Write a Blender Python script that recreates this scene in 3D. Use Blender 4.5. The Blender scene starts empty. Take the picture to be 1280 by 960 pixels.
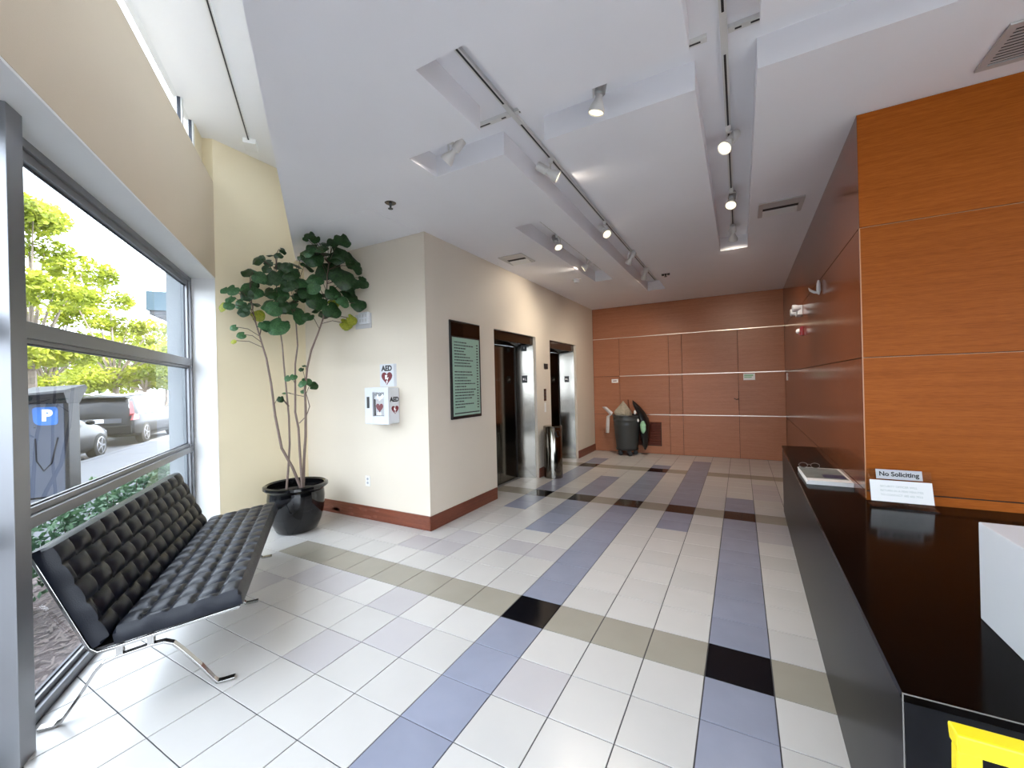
import bpy, bmesh, math, random
from mathutils import Vector, Matrix
random.seed(7)
SC = bpy.context.scene
COL = SC.collection
pi = math.pi

# ------------------------------------------------------------------ camera
CAM_H = 1.5229
cam_d = bpy.data.cameras.new('camera')
cam_d.sensor_width = 36.0
cam_d.lens = 514.95 * 36.0 / 1280.0
cam_d.clip_start = 0.02
cam_d.clip_end = 500
cam = bpy.data.objects.new('camera', cam_d)
COL.objects.link(cam)
_r = Vector((0.8744, 0.4846, -0.0239)); _d = Vector((-0.0214, -0.0105, -0.9997)); _f = Vector((-0.4847, 0.8747, 0.0012))
_f.normalize(); _r = (_r - _f * _r.dot(_f)).normalized(); _u = _r.cross(_f) 
M = Matrix((( _r.x, _u.x, -_f.x, 0), (_r.y, _u.y, -_f.y, 0), (_r.z, _u.z, -_f.z, CAM_H), (0, 0, 0, 1)))
cam.matrix_world = M
SC.camera = cam

# ------------------------------------------------------------------ sky, sun, exposure
SC.view_settings.view_transform = 'Standard'
SC.view_settings.look = 'None'
SC.view_settings.gamma = 1.0
SC.view_settings.use_curve_mapping = False
SC.view_settings.exposure = 0.58
SKY = 6.8
wd = bpy.data.worlds.new('sky'); SC.world = wd; wd.use_nodes = True
bg = wd.node_tree.nodes['Background']
bg.inputs[0].default_value = (0.79, 0.88, 1.0, 1)
bg.inputs[1].default_value = SKY
sun_d = bpy.data.lights.new('sun', 'SUN'); sun_d.energy = 17.0; sun_d.angle = 0.02; sun_d.color = (1.0, 0.93, 0.80)
sun = bpy.data.objects.new('sun', sun_d); COL.objects.link(sun)
sun.rotation_euler = Vector((-0.50, -0.30, -0.80)).to_track_quat('-Z', 'Y').to_euler()
SC.cycles.use_denoising = True
SC.cycles.max_bounces = 10
SC.cycles.diffuse_bounces = 5
SC.cycles.glossy_bounces = 4
SC.cycles.transparent_max_bounces = 12
SC.cycles.sample_clamp_indirect = 8.0
SC.cycles.caustics_reflective = False
SC.cycles.caustics_refractive = False

# ------------------------------------------------------------------ frames of reference
# window wall runs at an angle to the tile grid: s along the glass, n into the room
Wd = Vector((-0.806, 0.592, 0)).normalized()
Nd = Vector((0.592, 0.806, 0)).normalized()
S0 = Vector((-4.9, 2.335, 0)).dot(Wd)
def W(s, n, z=0.0):
    return Wd * (s + S0) + Nd * n + Vector((0, 0, z))
WROT = math.atan2(Wd.y, Wd.x)      # local x = s, local y = outward (-n)

# ------------------------------------------------------------------ materials
def _nt(name):
    m = bpy.data.materials.new(name); m.use_nodes = True
    nt = m.node_tree
    return m, nt, nt.nodes['Principled BSDF']
def P(name, col, rough=0.5, metal=0.0, spec=0.5, var=0.0, vscale=6.0, bump=0.0, bscale=60.0, emit=None, estr=0.0, coat=0.0, rnd=0.0, sheen=0.0, stretch=(1,1,1), rvar=0.0, shuffle=False):
    m, nt, b = _nt(name)
    c = (*col, 1)
    b.inputs['Base Color'].default_value = c
    b.inputs['Roughness'].default_value = rough
    b.inputs['Metallic'].default_value = metal
    b.inputs['Specular IOR Level'].default_value = spec
    b.inputs['Coat Weight'].default_value = coat
    b.inputs['Coat Roughness'].default_value = 0.08
    if emit:
        b.inputs['Emission Color'].default_value = (*emit, 1); b.inputs['Emission Strength'].default_value = estr
    tc = nt.nodes.new('ShaderNodeTexCoord'); mp = nt.nodes.new('ShaderNodeMapping')
    mp.inputs['Scale'].default_value = stretch
    nt.links.new(tc.outputs['Object'], mp.inputs[0])
    if shuffle:
        oi0 = nt.nodes.new('ShaderNodeObjectInfo'); ml0 = nt.nodes.new('ShaderNodeVectorMath'); ml0.operation = 'MULTIPLY'; ml0.inputs[1].default_value = (53.0, 31.0, 17.0)
        nt.links.new(oi0.outputs['Random'], ml0.inputs[0]); nt.links.new(ml0.outputs[0], mp.inputs['Location'])
    last = None
    if var > 0:
        n = nt.nodes.new('ShaderNodeTexNoise'); n.inputs['Scale'].default_value = vscale; n.inputs['Detail'].default_value = 5
        nt.links.new(mp.outputs[0], n.inputs['Vector'])
        mx = nt.nodes.new('ShaderNodeMix'); mx.data_type = 'RGBA'
        mx.inputs[6].default_value = tuple(max(0, v * (1 - var)) for v in col) + (1,)
        mx.inputs[7].default_value = tuple(min(1, v * (1 + var)) for v in col) + (1,)
        nt.links.new(n.outputs[0], mx.inputs[0]); last = mx.outputs[2]
        if rvar > 0:
            mr = nt.nodes.new('ShaderNodeMapRange'); mr.inputs[3].default_value = rough - rvar; mr.inputs[4].default_value = rough + rvar
            nt.links.new(n.outputs[0], mr.inputs[0]); nt.links.new(mr.outputs[0], b.inputs['Roughness'])
    if rnd > 0:
        oi = nt.nodes.new('ShaderNodeObjectInfo'); hs = nt.nodes.new('ShaderNodeHueSaturation')
        mr = nt.nodes.new('ShaderNodeMapRange'); mr.inputs[3].default_value = 1 - rnd; mr.inputs[4].default_value = 1 + rnd
        nt.links.new(oi.outputs['Random'], mr.inputs[0]); nt.links.new(mr.outputs[0], hs.inputs['Value'])
        if last: nt.links.new(last, hs.inputs['Color'])
        else: hs.inputs['Color'].default_value = c
        last = hs.outputs[0]
    if last: nt.links.new(last, b.inputs['Base Color'])
    if bump > 0:
        n2 = nt.nodes.new('ShaderNodeTexNoise'); n2.inputs['Scale'].default_value = bscale; n2.inputs['Detail'].default_value = 4
        nt.links.new(mp.outputs[0], n2.inputs['Vector'])
        bp = nt.nodes.new('ShaderNodeBump'); bp.inputs['Strength'].default_value = bump; bp.inputs['Distance'].default_value = 0.01
        nt.links.new(n2.outputs[0], bp.inputs['Height']); nt.links.new(bp.outputs[0], b.inputs['Normal'])
    return m
def wood(name, c1, c2, rough=0.3, spec=0.5, rnd=0.08):
    m, nt, b = _nt(name)
    tc = nt.nodes.new('ShaderNodeTexCoord'); mp = nt.nodes.new('ShaderNodeMapping'); mp.inputs['Scale'].default_value = (0.9, 0.9, 30)
    oi = nt.nodes.new('ShaderNodeObjectInfo'); ad = nt.nodes.new('ShaderNodeVectorMath'); ad.operation = 'ADD'
    ml = nt.nodes.new('ShaderNodeMath'); ml.operation = 'MULTIPLY'; ml.inputs[1].default_value = 37.0
    nt.links.new(oi.outputs['Random'], ml.inputs[0])
    nt.links.new(tc.outputs['Object'], mp.inputs[0]); nt.links.new(mp.outputs[0], ad.inputs[0]); nt.links.new(ml.outputs[0], ad.inputs[1])
    n = nt.nodes.new('ShaderNodeTexNoise'); n.inputs['Scale'].default_value = 1.6; n.inputs['Detail'].default_value = 8; n.inputs['Roughness'].default_value = 0.62; n.inputs['Distortion'].default_value = 0.4
    nt.links.new(ad.outputs[0], n.inputs['Vector'])
    mp2 = nt.nodes.new('ShaderNodeMapping'); mp2.inputs['Scale'].default_value = (9, 9, 260)
    nt.links.new(tc.outputs['Object'], mp2.inputs[0])
    n2 = nt.nodes.new('ShaderNodeTexNoise'); n2.inputs['Scale'].default_value = 2.0; n2.inputs['Detail'].default_value = 3
    nt.links.new(mp2.outputs[0], n2.inputs['Vector'])
    mxf = nt.nodes.new('ShaderNodeMath'); mxf.operation = 'MULTIPLY_ADD'; mxf.inputs[1].default_value = 0.55
    sb = nt.nodes.new('ShaderNodeMath'); sb.operation = 'MULTIPLY'; sb.inputs[1].default_value = 0.45
    nt.links.new(n.outputs[0], sb.inputs[0]); nt.links.new(n2.outputs[0], mxf.inputs[0]); nt.links.new(sb.outputs[0], mxf.inputs[2])
    cr = nt.nodes.new('ShaderNodeValToRGB'); cr.color_ramp.elements[0].position = 0.36; cr.color_ramp.elements[1].position = 0.68
    cr.color_ramp.elements[0].color = (*c1, 1); cr.color_ramp.elements[1].color = (*c2, 1)
    nt.links.new(mxf.outputs[0], cr.inputs[0])
    hs = nt.nodes.new('ShaderNodeHueSaturation'); mr = nt.nodes.new('ShaderNodeMapRange'); mr.inputs[3].default_value = 1 - rnd; mr.inputs[4].default_value = 1 + rnd
    nt.links.new(oi.outputs['Random'], mr.inputs[0]); nt.links.new(mr.outputs[0], hs.inputs['Value']); nt.links.new(cr.outputs[0], hs.inputs['Color'])
    nt.links.new(hs.outputs[0], b.inputs['Base Color'])
    b.inputs['Roughness'].default_value = rough; b.inputs['Specular IOR Level'].default_value = spec
    return m
def glass(name, tint=(0.97, 0.975, 0.975), refl=0.9, rough=0.0):
    m, nt, b = _nt(name)
    nt.nodes.remove(b)
    out = nt.nodes['Material Output']
    tr = nt.nodes.new('ShaderNodeBsdfTransparent'); tr.inputs[0].default_value = (*tint, 1)
    gl = nt.nodes.new('ShaderNodeBsdfGlossy'); gl.inputs['Roughness'].default_value = rough
    fr = nt.nodes.new('ShaderNodeFresnel'); fr.inputs[0].default_value = 1.45
    ml = nt.nodes.new('ShaderNodeMath'); ml.operation = 'MULTIPLY'; ml.inputs[1].default_value = refl
    mx = nt.nodes.new('ShaderNodeMixShader')
    ge = nt.nodes.new('ShaderNodeNewGeometry'); iv = nt.nodes.new('ShaderNodeMath'); iv.operation = 'SUBTRACT'; iv.inputs[0].default_value = 1.0
    m2 = nt.nodes.new('ShaderNodeMath'); m2.operation = 'MULTIPLY'
    nt.links.new(ge.outputs['Backfacing'], iv.inputs[1]); nt.links.new(iv.outputs[0], m2.inputs[1]); nt.links.new(ml.outputs[0], m2.inputs[0])
    nt.links.new(fr.outputs[0], ml.inputs[0]); nt.links.new(m2.outputs[0], mx.inputs[0]); nt.links.new(tr.outputs[0], mx.inputs[1]); nt.links.new(gl.outputs[0], mx.inputs[2])
    nt.links.new(mx.outputs[0], out.inputs[0])
    return m
def foliage(name, c1, c2, trans=0.35, rough=0.5, scale=2.5):
    m, nt, b = _nt(name)
    tc = nt.nodes.new('ShaderNodeTexCoord'); n = nt.nodes.new('ShaderNodeTexNoise'); n.inputs['Scale'].default_value = scale; n.inputs['Detail'].default_value = 4
    nt.links.new(tc.outputs['Object'], n.inputs['Vector'])
    cr = nt.nodes.new('ShaderNodeValToRGB'); cr.color_ramp.elements[0].position = 0.35; cr.color_ramp.elements[1].position = 0.65
    cr.color_ramp.elements[0].color = (*c1, 1); cr.color_ramp.elements[1].color = (*c2, 1)
    nt.links.new(n.outputs[0], cr.inputs[0]); nt.links.new(cr.outputs[0], b.inputs['Base Color'])
    b.inputs['Roughness'].default_value = rough
    b.inputs['Specular IOR Level'].default_value = 0.35
    tl = nt.nodes.new('ShaderNodeBsdfTranslucent'); nt.links.new(cr.outputs[0], tl.inputs[0])
    mx = nt.nodes.new('ShaderNodeMixShader'); mx.inputs[0].default_value = trans
    out = nt.nodes['Material Output']
    nt.links.new(b.outputs[0], mx.inputs[1]); nt.links.new(tl.outputs[0], mx.inputs[2]); nt.links.new(mx.outputs[0], out.inputs[0])
    return m

MT = {}
MT['ceil'] = P('ceiling_paint', (0.87, 0.87, 0.91), 0.75, var=0.02, vscale=3, bump=0.05, bscale=180)
MT['ceil_hi'] = P('white_ceiling_paint', (0.86, 0.86, 0.86), 0.75, bump=0.04, bscale=180)
MT['cream'] = P('cream_wall_paint', (0.69, 0.62, 0.52), 0.6, var=0.03, vscale=1.5, bump=0.08, bscale=140)
MT['tan'] = P('tan_wall_paint', (0.67, 0.565, 0.42), 0.65, var=0.03, vscale=1.5, bump=0.08, bscale=140)
MT['end'] = P('pale_yellow_wall_paint', (0.80, 0.70, 0.49), 0.6, var=0.03, vscale=1.5, bump=0.06, bscale=140)
MT['white'] = P('white_paint', (0.82, 0.82, 0.81), 0.45, var=0.02)
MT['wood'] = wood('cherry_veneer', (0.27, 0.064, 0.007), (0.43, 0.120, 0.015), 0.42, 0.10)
MT['wood_back'] = wood('lightened_cherry_veneer', (0.32, 0.126, 0.064), (0.44, 0.190, 0.105), 0.36, 0.3, 0.06)  # same cherry veneer, lightened in colour where the back wall lacks light
MT['wood_shade'] = wood('shaded_cherry_veneer', (0.13, 0.034, 0.011), (0.22, 0.064, 0.022), 0.17, 0.45, 0.04)  # same cherry veneer, with the shade of the side face put into its colour
MT['base'] = wood('mahogany_baseboard', (0.10, 0.022, 0.010), (0.22, 0.062, 0.030), 0.35)
MT['groove'] = P('dark_joint', (0.03, 0.012, 0.006), 0.7)
MT['strip'] = P('pale_metal_strip', (0.72, 0.62, 0.52), 0.3, metal=0.7)
MT['black'] = P('black_plastic', (0.012, 0.012, 0.013), 0.4)
MT['counter'] = P('black_laminate_front', (0.010, 0.010, 0.012), 0.28, spec=0.05, var=0.2, vscale=30)
MT['ctop'] = P('black_counter_top', (0.002, 0.0015, 0.0015), 0.12, spec=0.03)
MT['edge'] = P('worn_pale_edge', (0.17, 0.16, 0.155), 0.4)
MT['edge_w'] = P('pale_veneer_edge', (0.50, 0.25, 0.12), 0.35)
MT['grout'] = P('dark_grout', (0.045, 0.045, 0.05), 0.8)
MT['t_w'] = P('ivory_stone_tile', (0.515, 0.505, 0.49), 0.24, spec=0.36, var=0.05, vscale=4, rnd=0.045, shuffle=True)
MT['t_l'] = P('pale_lilac_stone_tile', (0.44, 0.425, 0.435), 0.24, spec=0.36, var=0.05, vscale=4, rnd=0.04, shuffle=True)
MT['t_g'] = P('blue_grey_stone_tile', (0.245, 0.265, 0.345), 0.26, spec=0.5, var=0.13, vscale=5, rnd=0.05, shuffle=True)
MT['t_t'] = P('taupe_stone_tile', (0.30, 0.28, 0.235), 0.26, spec=0.5, var=0.10, vscale=4, rnd=0.04, shuffle=True)
MT['t_b'] = P('polished_black_tile', (0.004, 0.004, 0.006), 0.10, spec=0.2)
MT['alu'] = P('brushed_aluminium', (0.26, 0.265, 0.28), 0.38, metal=0.75, var=0.05, vscale=4)
MT['alu_d'] = P('dark_gasket', (0.03, 0.035, 0.05), 0.4)
MT['steel'] = P('brushed_stainless', (0.20, 0.185, 0.16), 0.11, metal=1.0, bump=0.10, bscale=3.0, stretch=(1, 1, 0.6))
MT['chrome'] = P('polished_chrome', (0.42, 0.41, 0.40), 0.12, metal=1.0)
MT['leather'] = P('black_leather', (0.003, 0.0045, 0.010), 0.34, spec=0.28, bump=0.12, bscale=220)
MT['pot'] = P('glossy_black_ceramic', (0.003, 0.003, 0.004), 0.06, spec=0.4, coat=0.15)
MT['soil'] = P('dark_soil', (0.03, 0.02, 0.014), 0.9, bump=0.8, bscale=60)
MT['bark'] = P('pale_bark', (0.17, 0.12, 0.10), 0.8, var=0.3, vscale=20, bump=0.4, bscale=60)
MT['bark_d'] = P('dark_twig', (0.09, 0.055, 0.045), 0.8, var=0.3, vscale=20)
MT['leaf'] = foliage('dark_green_leaf', (0.006, 0.024, 0.008), (0.026, 0.072, 0.020), 0.12, 0.35, 6)
MT['leaf_m'] = foliage('mid_green_leaf', (0.022, 0.075, 0.028), (0.07, 0.17, 0.065), 0.2, 0.4, 6)
MT['leaf_y'] = foliage('yellowing_leaf', (0.16, 0.24, 0.03), (0.42, 0.40, 0.04), 0.3, 0.45, 6)
MT['tree'] = foliage('sunlit_tree_leaves', (0.13, 0.17, 0.015), (0.33, 0.36, 0.035), 0.45, 0.6, 0.8)
MT['tree2'] = foliage('green_tree_leaves', (0.07, 0.12, 0.03), (0.18, 0.24, 0.06), 0.4, 0.6, 0.8)
MT['hedge'] = foliage('hedge_leaves', (0.03, 0.08, 0.04), (0.11, 0.20, 0.10), 0.25, 0.4, 3)
MT['trunk'] = P('tree_bark', (0.20, 0.16, 0.13), 0.9, var=0.3, bump=0.5, bscale=20)
MT['glass'] = glass('window_glass')
MT['glass_d'] = glass('display_glass', (0.97, 0.97, 0.97), 1.0)
MT['acrylic'] = glass('clear_acrylic', (0.95, 0.95, 0.95), 1.0, 0.03)
MT['bulb'] = P('lit_bulb', (1, 0.95, 0.8), 0.4, emit=(1.0, 0.86, 0.55), estr=1.2)
MT['lampw'] = P('white_lamp_enamel', (0.72, 0.71, 0.69), 0.35)
MT['lampg'] = P('grey_lamp_metal', (0.42, 0.42, 0.41), 0.3, metal=0.6)
MT['paper'] = P('white_paper', (0.85, 0.85, 0.85), 0.6)
MT['ink'] = P('black_ink', (0.01, 0.01, 0.015), 0.5)
MT['ink_f'] = P('faded_grey_ink', (0.48, 0.52, 0.50), 0.6)
MT['red'] = P('deep_red_print', (0.15, 0.003, 0.012), 0.4)
MT['grey'] = P('light_grey_plastic', (0.50, 0.50, 0.52), 0.45)
MT['dgrey'] = P('dark_grey_plastic', (0.045, 0.048, 0.048), 0.42)
MT['mint'] = P('pale_green_listing_card', (0.45, 0.68, 0.54), 0.5, var=0.03)
MT['brown_g'] = P('dark_brown_glass', (0.022, 0.012, 0.006), 0.08)
MT['yellow'] = P('bright_yellow_plastic', (0.90, 0.72, 0.01), 0.4)
MT['whitebox'] = P('white_plastic_box', (0.62, 0.64, 0.68), 0.4)
MT['vent'] = P('grey_vent_metal', (0.55, 0.55, 0.56), 0.4, metal=0.3)
MT['ventd'] = P('vent_dark_inside', (0.02, 0.02, 0.02), 0.8)
MT['grille'] = wood('red_wood_slats', (0.10, 0.02, 0.012), (0.19, 0.05, 0.025), 0.35)
MT['walk'] = P('pale_concrete', (0.085, 0.088, 0.098), 0.8, var=0.08, vscale=1.5, bump=0.1, bscale=30)
MT['road'] = P('worn_asphalt', (0.06, 0.06, 0.063), 0.85, var=0.1, vscale=2, bump=0.2, bscale=40)
MT['mulch'] = P('brown_mulch', (0.085, 0.062, 0.060), 0.9, var=0.45, vscale=30, bump=1.0, bscale=35)
MT['mulch2'] = P('pale_wood_chip', (0.15, 0.115, 0.105), 0.9, rnd=0.2)
MT['carb'] = P('black_car_paint', (0.006, 0.0065, 0.008), 0.25, spec=0.22)
MT['carg'] = P('dark_grey_car_paint', (0.008, 0.009, 0.012), 0.25, spec=0.22)
MT['carw'] = P('white_car_paint', (0.35, 0.35, 0.35), 0.2, coat=0.8)
MT['cglass'] = P('tinted_car_glass', (0.004, 0.005, 0.007), 0.05, spec=0.25)
MT['tyre'] = P('black_rubber', (0.012, 0.012, 0.012), 0.8)
MT['rim'] = P('alloy_rim', (0.25, 0.25, 0.26), 0.3, metal=0.8)
MT['tail'] = P('red_tail_lamp', (0.22, 0.008, 0.014), 0.2, coat=0.5)
MT['meter'] = P('slate_blue_metal', (0.055, 0.066, 0.095), 0.5, spec=0.25, var=0.06)
MT['meter_d'] = P('dark_slate_metal', (0.012, 0.0135, 0.017), 0.5, spec=0.2)
MT['pblue'] = P('parking_blue', (0.012, 0.12, 0.42), 0.35)
MT['sign_w'] = P('white_print', (0.9, 0.9, 0.9), 0.4)
MT['teal'] = P('pale_teal_panel', (0.07, 0.13, 0.165), 0.5)
MT['grey_d'] = P('dim_grey_plastic', (0.06, 0.065, 0.08), 0.4)
MT['stucco'] = P('pale_blue_stucco', (0.22, 0.245, 0.265), 0.8, var=0.06, vscale=4, bump=0.2, bscale=60)
MT['bagclear'] = P('clear_trash_bag', (0.36, 0.32, 0.25), 0.25, spec=0.6, var=0.4, vscale=25, bump=0.6, bscale=30)
MT['bagblack'] = P('black_trash_bag', (0.010, 0.010, 0.011), 0.3, spec=0.5, bump=0.6, bscale=14)
MT['cloth'] = P('grey_white_rag', (0.55, 0.52, 0.50), 0.8, var=0.2)
MT['gglove'] = P('pale_green_rubber', (0.32, 0.58, 0.36), 0.5, var=0.2, vscale=30)
MT['stick'] = P('red_brown_handle', (0.16, 0.05, 0.03), 0.5)
MT['photo'] = P('magazine_cover_print', (0.20, 0.24, 0.24), 0.3, var=0.7, vscale=14)
MT['navy'] = P('navy_print', (0.02, 0.03, 0.10), 0.3)
MT['roofm'] = P('pale_roof', (0.7, 0.7, 0.7), 0.7)
MT['stain'] = P('stained_wood_finish', (0.20, 0.07, 0.045), 0.5, var=0.5, vscale=14)

# ------------------------------------------------------------------ mesh builder
class MB:
    def __init__(self): self.v = []; self.f = []
    def add(self, verts, faces):
        o = len(self.v); self.v += [Vector(p) for p in verts]; self.f += [tuple(i + o for i in f) for f in faces]; return self
    def box(self, x0, x1, y0, y1, z0, z1, xf=None):
        v = [(x0,y0,z0),(x1,y0,z0),(x1,y1,z0),(x0,y1,z0),(x0,y0,z1),(x1,y0,z1),(x1,y1,z1),(x0,y1,z1)]
        v = [Vector(p) for p in v]
        if xf: v = [xf(p) for p in v]
        return self.add(v, [(0,3,2,1),(4,5,6,7),(0,1,5,4),(1,2,6,5),(2,3,7,6),(3,0,4,7)])
    def wbox(self, s0, s1, n0, n1, z0, z1):
        return self.box(s0, s1, n0, n1, z0, z1, lambda p: W(p.x, p.y, p.z))
    def prism(self, poly, a, b, fn):
        # poly: 2D points, swept from a to b; fn(u,v,t)->Vector
        k = len(poly)
        v = [fn(u, w, a) for u, w in poly] + [fn(u, w, b) for u, w in poly]
        f = [tuple(range(k))[::-1], tuple(range(k, 2 * k))] + [(i, (i + 1) % k, k + (i + 1) % k, k + i) for i in range(k)]
        return self.add(v, f)
    def lathe(self, prof, c=(0,0,0), seg=24, ax='z', cap=True):
        v = []; f = []; k = len(prof)
        for i in range(seg):
            a = 2 * pi * i / seg
            for r, h in prof:
                p = (r * math.cos(a), r * math.sin(a), h)
                if ax == 'y': p = (p[0], h, p[1])
                if ax == 'x': p = (h, p[0], p[1])
                v.append((p[0] + c[0], p[1] + c[1], p[2] + c[2]))
        for i in range(seg):
            j = (i + 1) % seg
            for q in range(k - 1):
                f.append((i * k + q, j * k + q, j * k + q + 1, i * k + q + 1))
        if cap:
            if prof[0][0] > 1e-6: f.append(tuple(i * k for i in range(seg))[::-1])
            if prof[-1][0] > 1e-6: f.append(tuple(i * k + k - 1 for i in range(seg)))
        return self.add(v, f)
    def tube(self, pts, rad, seg=6):
        pts = [Vector(p) for p in pts]
        if not isinstance(rad, (list, tuple)): rad = [rad] * len(pts)
        v = []; f = []
        up = Vector((0.31, 0.17, 0.93))
        for i, p in enumerate(pts):
            t = (pts[min(i + 1, len(pts) - 1)] - pts[max(i - 1, 0)]).normalized()
            a = t.cross(up)
            if a.length < 1e-3: a = t.cross(Vector((1, 0, 0)))
            a.normalize(); b = t.cross(a)
            for k in range(seg):
                q = 2 * pi * k / seg
                v.append(p + (a * math.cos(q) + b * math.sin(q)) * rad[i])
        for i in range(len(pts) - 1):
            for k in range(seg):
                k2 = (k + 1) % seg
                f.append((i * seg + k, i * seg + k2, (i + 1) * seg + k2, (i + 1) * seg + k))
        f.append(tuple(range(seg))[::-1]); f.append(tuple(range((len(pts) - 1) * seg, len(pts) * seg)))
        return self.add(v, f)
    def ribbon(self, path, w, t, fn):
        # flat bar: path of (u,v) 2D points, width w along third axis, thickness t ; fn(u,v,k)
        pts = [Vector((p[0], p[1])) for p in path]; L = []; R = []
        for i, p in enumerate(pts):
            d = (pts[min(i + 1, len(pts) - 1)] - pts[max(i - 1, 0)]).normalized(); n = Vector((-d.y, d.x))
            L.append(p + n * t / 2); R.append(p - n * t / 2)
        v = []
        for a, b in zip(L, R):
            v += [fn(a.x, a.y, -w / 2), fn(a.x, a.y, w / 2), fn(b.x, b.y, w / 2), fn(b.x, b.y, -w / 2)]
        f = []
        for i in range(len(pts) - 1):
            for k in range(4):
                k2 = (k + 1) % 4
                f.append((i * 4 + k, i * 4 + k2, i * 4 + 4 + k2, i * 4 + 4 + k))
        f += [(3, 2, 1, 0), tuple(range(len(v) - 4, len(v)))]
        return self.add(v, f)
    def sphere(self, c, r, seg=12, rings=8, sc=(1,1,1)):
        v = []; f = []
        for i in range(rings + 1):
            th = pi * i / rings
            for k in range(seg):
                q = 2 * pi * k / seg
                v.append((c[0] + r * sc[0] * math.sin(th) * math.cos(q), c[1] + r * sc[1] * math.sin(th) * math.sin(q), c[2] + r * sc[2] * math.cos(th)))
        for i in range(rings):
            for k in range(seg):
                f.append((i * seg + k, (i + 1) * seg + k, (i + 1) * seg + (k + 1) % seg, i * seg + (k + 1) % seg))
        return self.add(v, f)
    def build(self, name, m, parent=None, smooth=False, local=False, bevel=0.0, origin=None, merge=True, subsurf=0, autosmooth=True):
        me = bpy.data.meshes.new(name)
        off = Vector((0, 0, 0))
        if not local:
            if parent is not None:
                off = WLOC[parent.name]
            else:
                if origin is not None: off = Vector(origin)
                else:
                    xs = [p.x for p in self.v]; ys = [p.y for p in self.v]; zs = [p.z for p in self.v]
                    off = Vector(((min(xs) + max(xs)) / 2, (min(ys) + max(ys)) / 2, min(zs)))
        me.from_pydata([p - off for p in self.v], [], self.f)
        bm = bmesh.new(); bm.from_mesh(me)
        if merge: bmesh.ops.remove_doubles(bm, verts=bm.verts, dist=1e-5)
        bmesh.ops.recalc_face_normals(bm, faces=bm.faces)
        if smooth:
            for f in bm.faces: f.smooth = True
            for e in bm.edges:
                if len(e.link_faces) == 2 and e.calc_face_angle(0) > 0.7: e.smooth = False
        bm.to_mesh(me); bm.free()
        me.materials.append(MT[m] if isinstance(m, str) else m)
        o = bpy.data.objects.new(name, me); COL.objects.link(o)
        if parent is not None:
            o.parent = parent
            WLOC[o.name] = WLOC[parent.name].copy()
        else:
            o.location = off; WLOC[o.name] = off.copy()
        if bevel > 0:
            md = o.modifiers.new('bevel', 'BEVEL'); md.width = bevel; md.segments = 2; md.limit_method = 'ANGLE'
        if subsurf:
            md = o.modifiers.new('sub', 'SUBSURF'); md.levels = subsurf; md.render_levels = subsurf
        return o
WLOC = {}
def tag(o, label=None, cat=None, group=None, kind=None):
    if label: o['label'] = label
    if cat: o['category'] = cat
    if group: o['group'] = group
    if kind: o['kind'] = kind
    return o
def thing(name, label, cat, loc=(0,0,0), rz=0.0, group=None):
    o = bpy.data.objects.new(name, None); COL.objects.link(o)
    o.location = loc; o.rotation_euler = (0, 0, rz); o.empty_display_size = 0.1
    WLOC[o.name] = Vector(loc)
    return tag(o, label, cat, group)
def struct(o, label=None, cat=None):
    return tag(o, label, cat, None, 'structure')
def sroot(name, label=None, loc=(0,0,0), cat=None):
    o = bpy.data.objects.new(name, None); COL.objects.link(o); o.location = loc; WLOC[o.name] = Vector(loc)
    return struct(o, label, cat)
def copy_tree(o, parent=None):
    c = o.copy(); COL.objects.link(c)
    if parent is not None: c.parent = parent
    for ch in list(o.children): copy_tree(ch, c)
    return c
def text(name, body, size, m, parent, fn, bold=0.0, align='CENTER', depth=0.0006, spacing=1.0, sx=1.0):
    cu = bpy.data.curves.new('txt', 'FONT'); cu.body = body; cu.size = size; cu.align_x = align; cu.align_y = 'CENTER'
    cu.offset = bold; cu.extrude = depth / 2; cu.resolution_u = 3; cu.space_character = spacing
    o = bpy.data.objects.new('txt', cu); COL.objects.link(o)
    dg = bpy.context.evaluated_depsgraph_get(); ev = o.evaluated_get(dg)
    me = bpy.data.meshes.new_from_object(ev)
    vs = [v.co.copy() for v in me.vertices]; fs = [tuple(p.vertices) for p in me.polygons]
    bpy.data.objects.remove(o); bpy.data.curves.remove(cu); bpy.data.meshes.remove(me)
    b = MB(); b.add([fn(v.x * sx, v.y, v.z) for v in vs], fs)
    return b.build(name, m, parent, merge=False)
def heart(size, k=28):
    pts = []
    for i in range(k):
        t = 2 * pi * i / k
        x = 16 * math.sin(t) ** 3; y = 13 * math.cos(t) - 5 * math.cos(2 * t) - 2 * math.cos(3 * t) - math.cos(4 * t)
        pts.append((x / 32 * size, (y + 2.5) / 32 * size))
    return pts
BOLT = [(-0.16, 0.26), (0.06, 0.24), (-0.02, 0.06), (0.16, 0.10), (0.02, -0.16), (0.09, -0.15), (-0.02, -0.36), (-0.07, -0.13), (-0.01, -0.15), (0.04, -0.01), (-0.15, -0.04)]
# ================================================================== SETTING
XE, YA, YB, H, HH = -2.885, 3.368, 9.0, 3.16, 4.235   # lift wall, aed wall, back wall, low and high ceilings
XR, YF = 0.672, 3.322                                   # corner of the right-hand wood block
def xr(y): return XR + (y - YF) * 0.0085
NB, NF, NG = -1.019, -1.240, -1.285                     # beam face, window frame face, glass
OX, OY, T = -0.1926, 2.3188, 0.305
XMAX = 4.0
GY1 = 0.4

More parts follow.
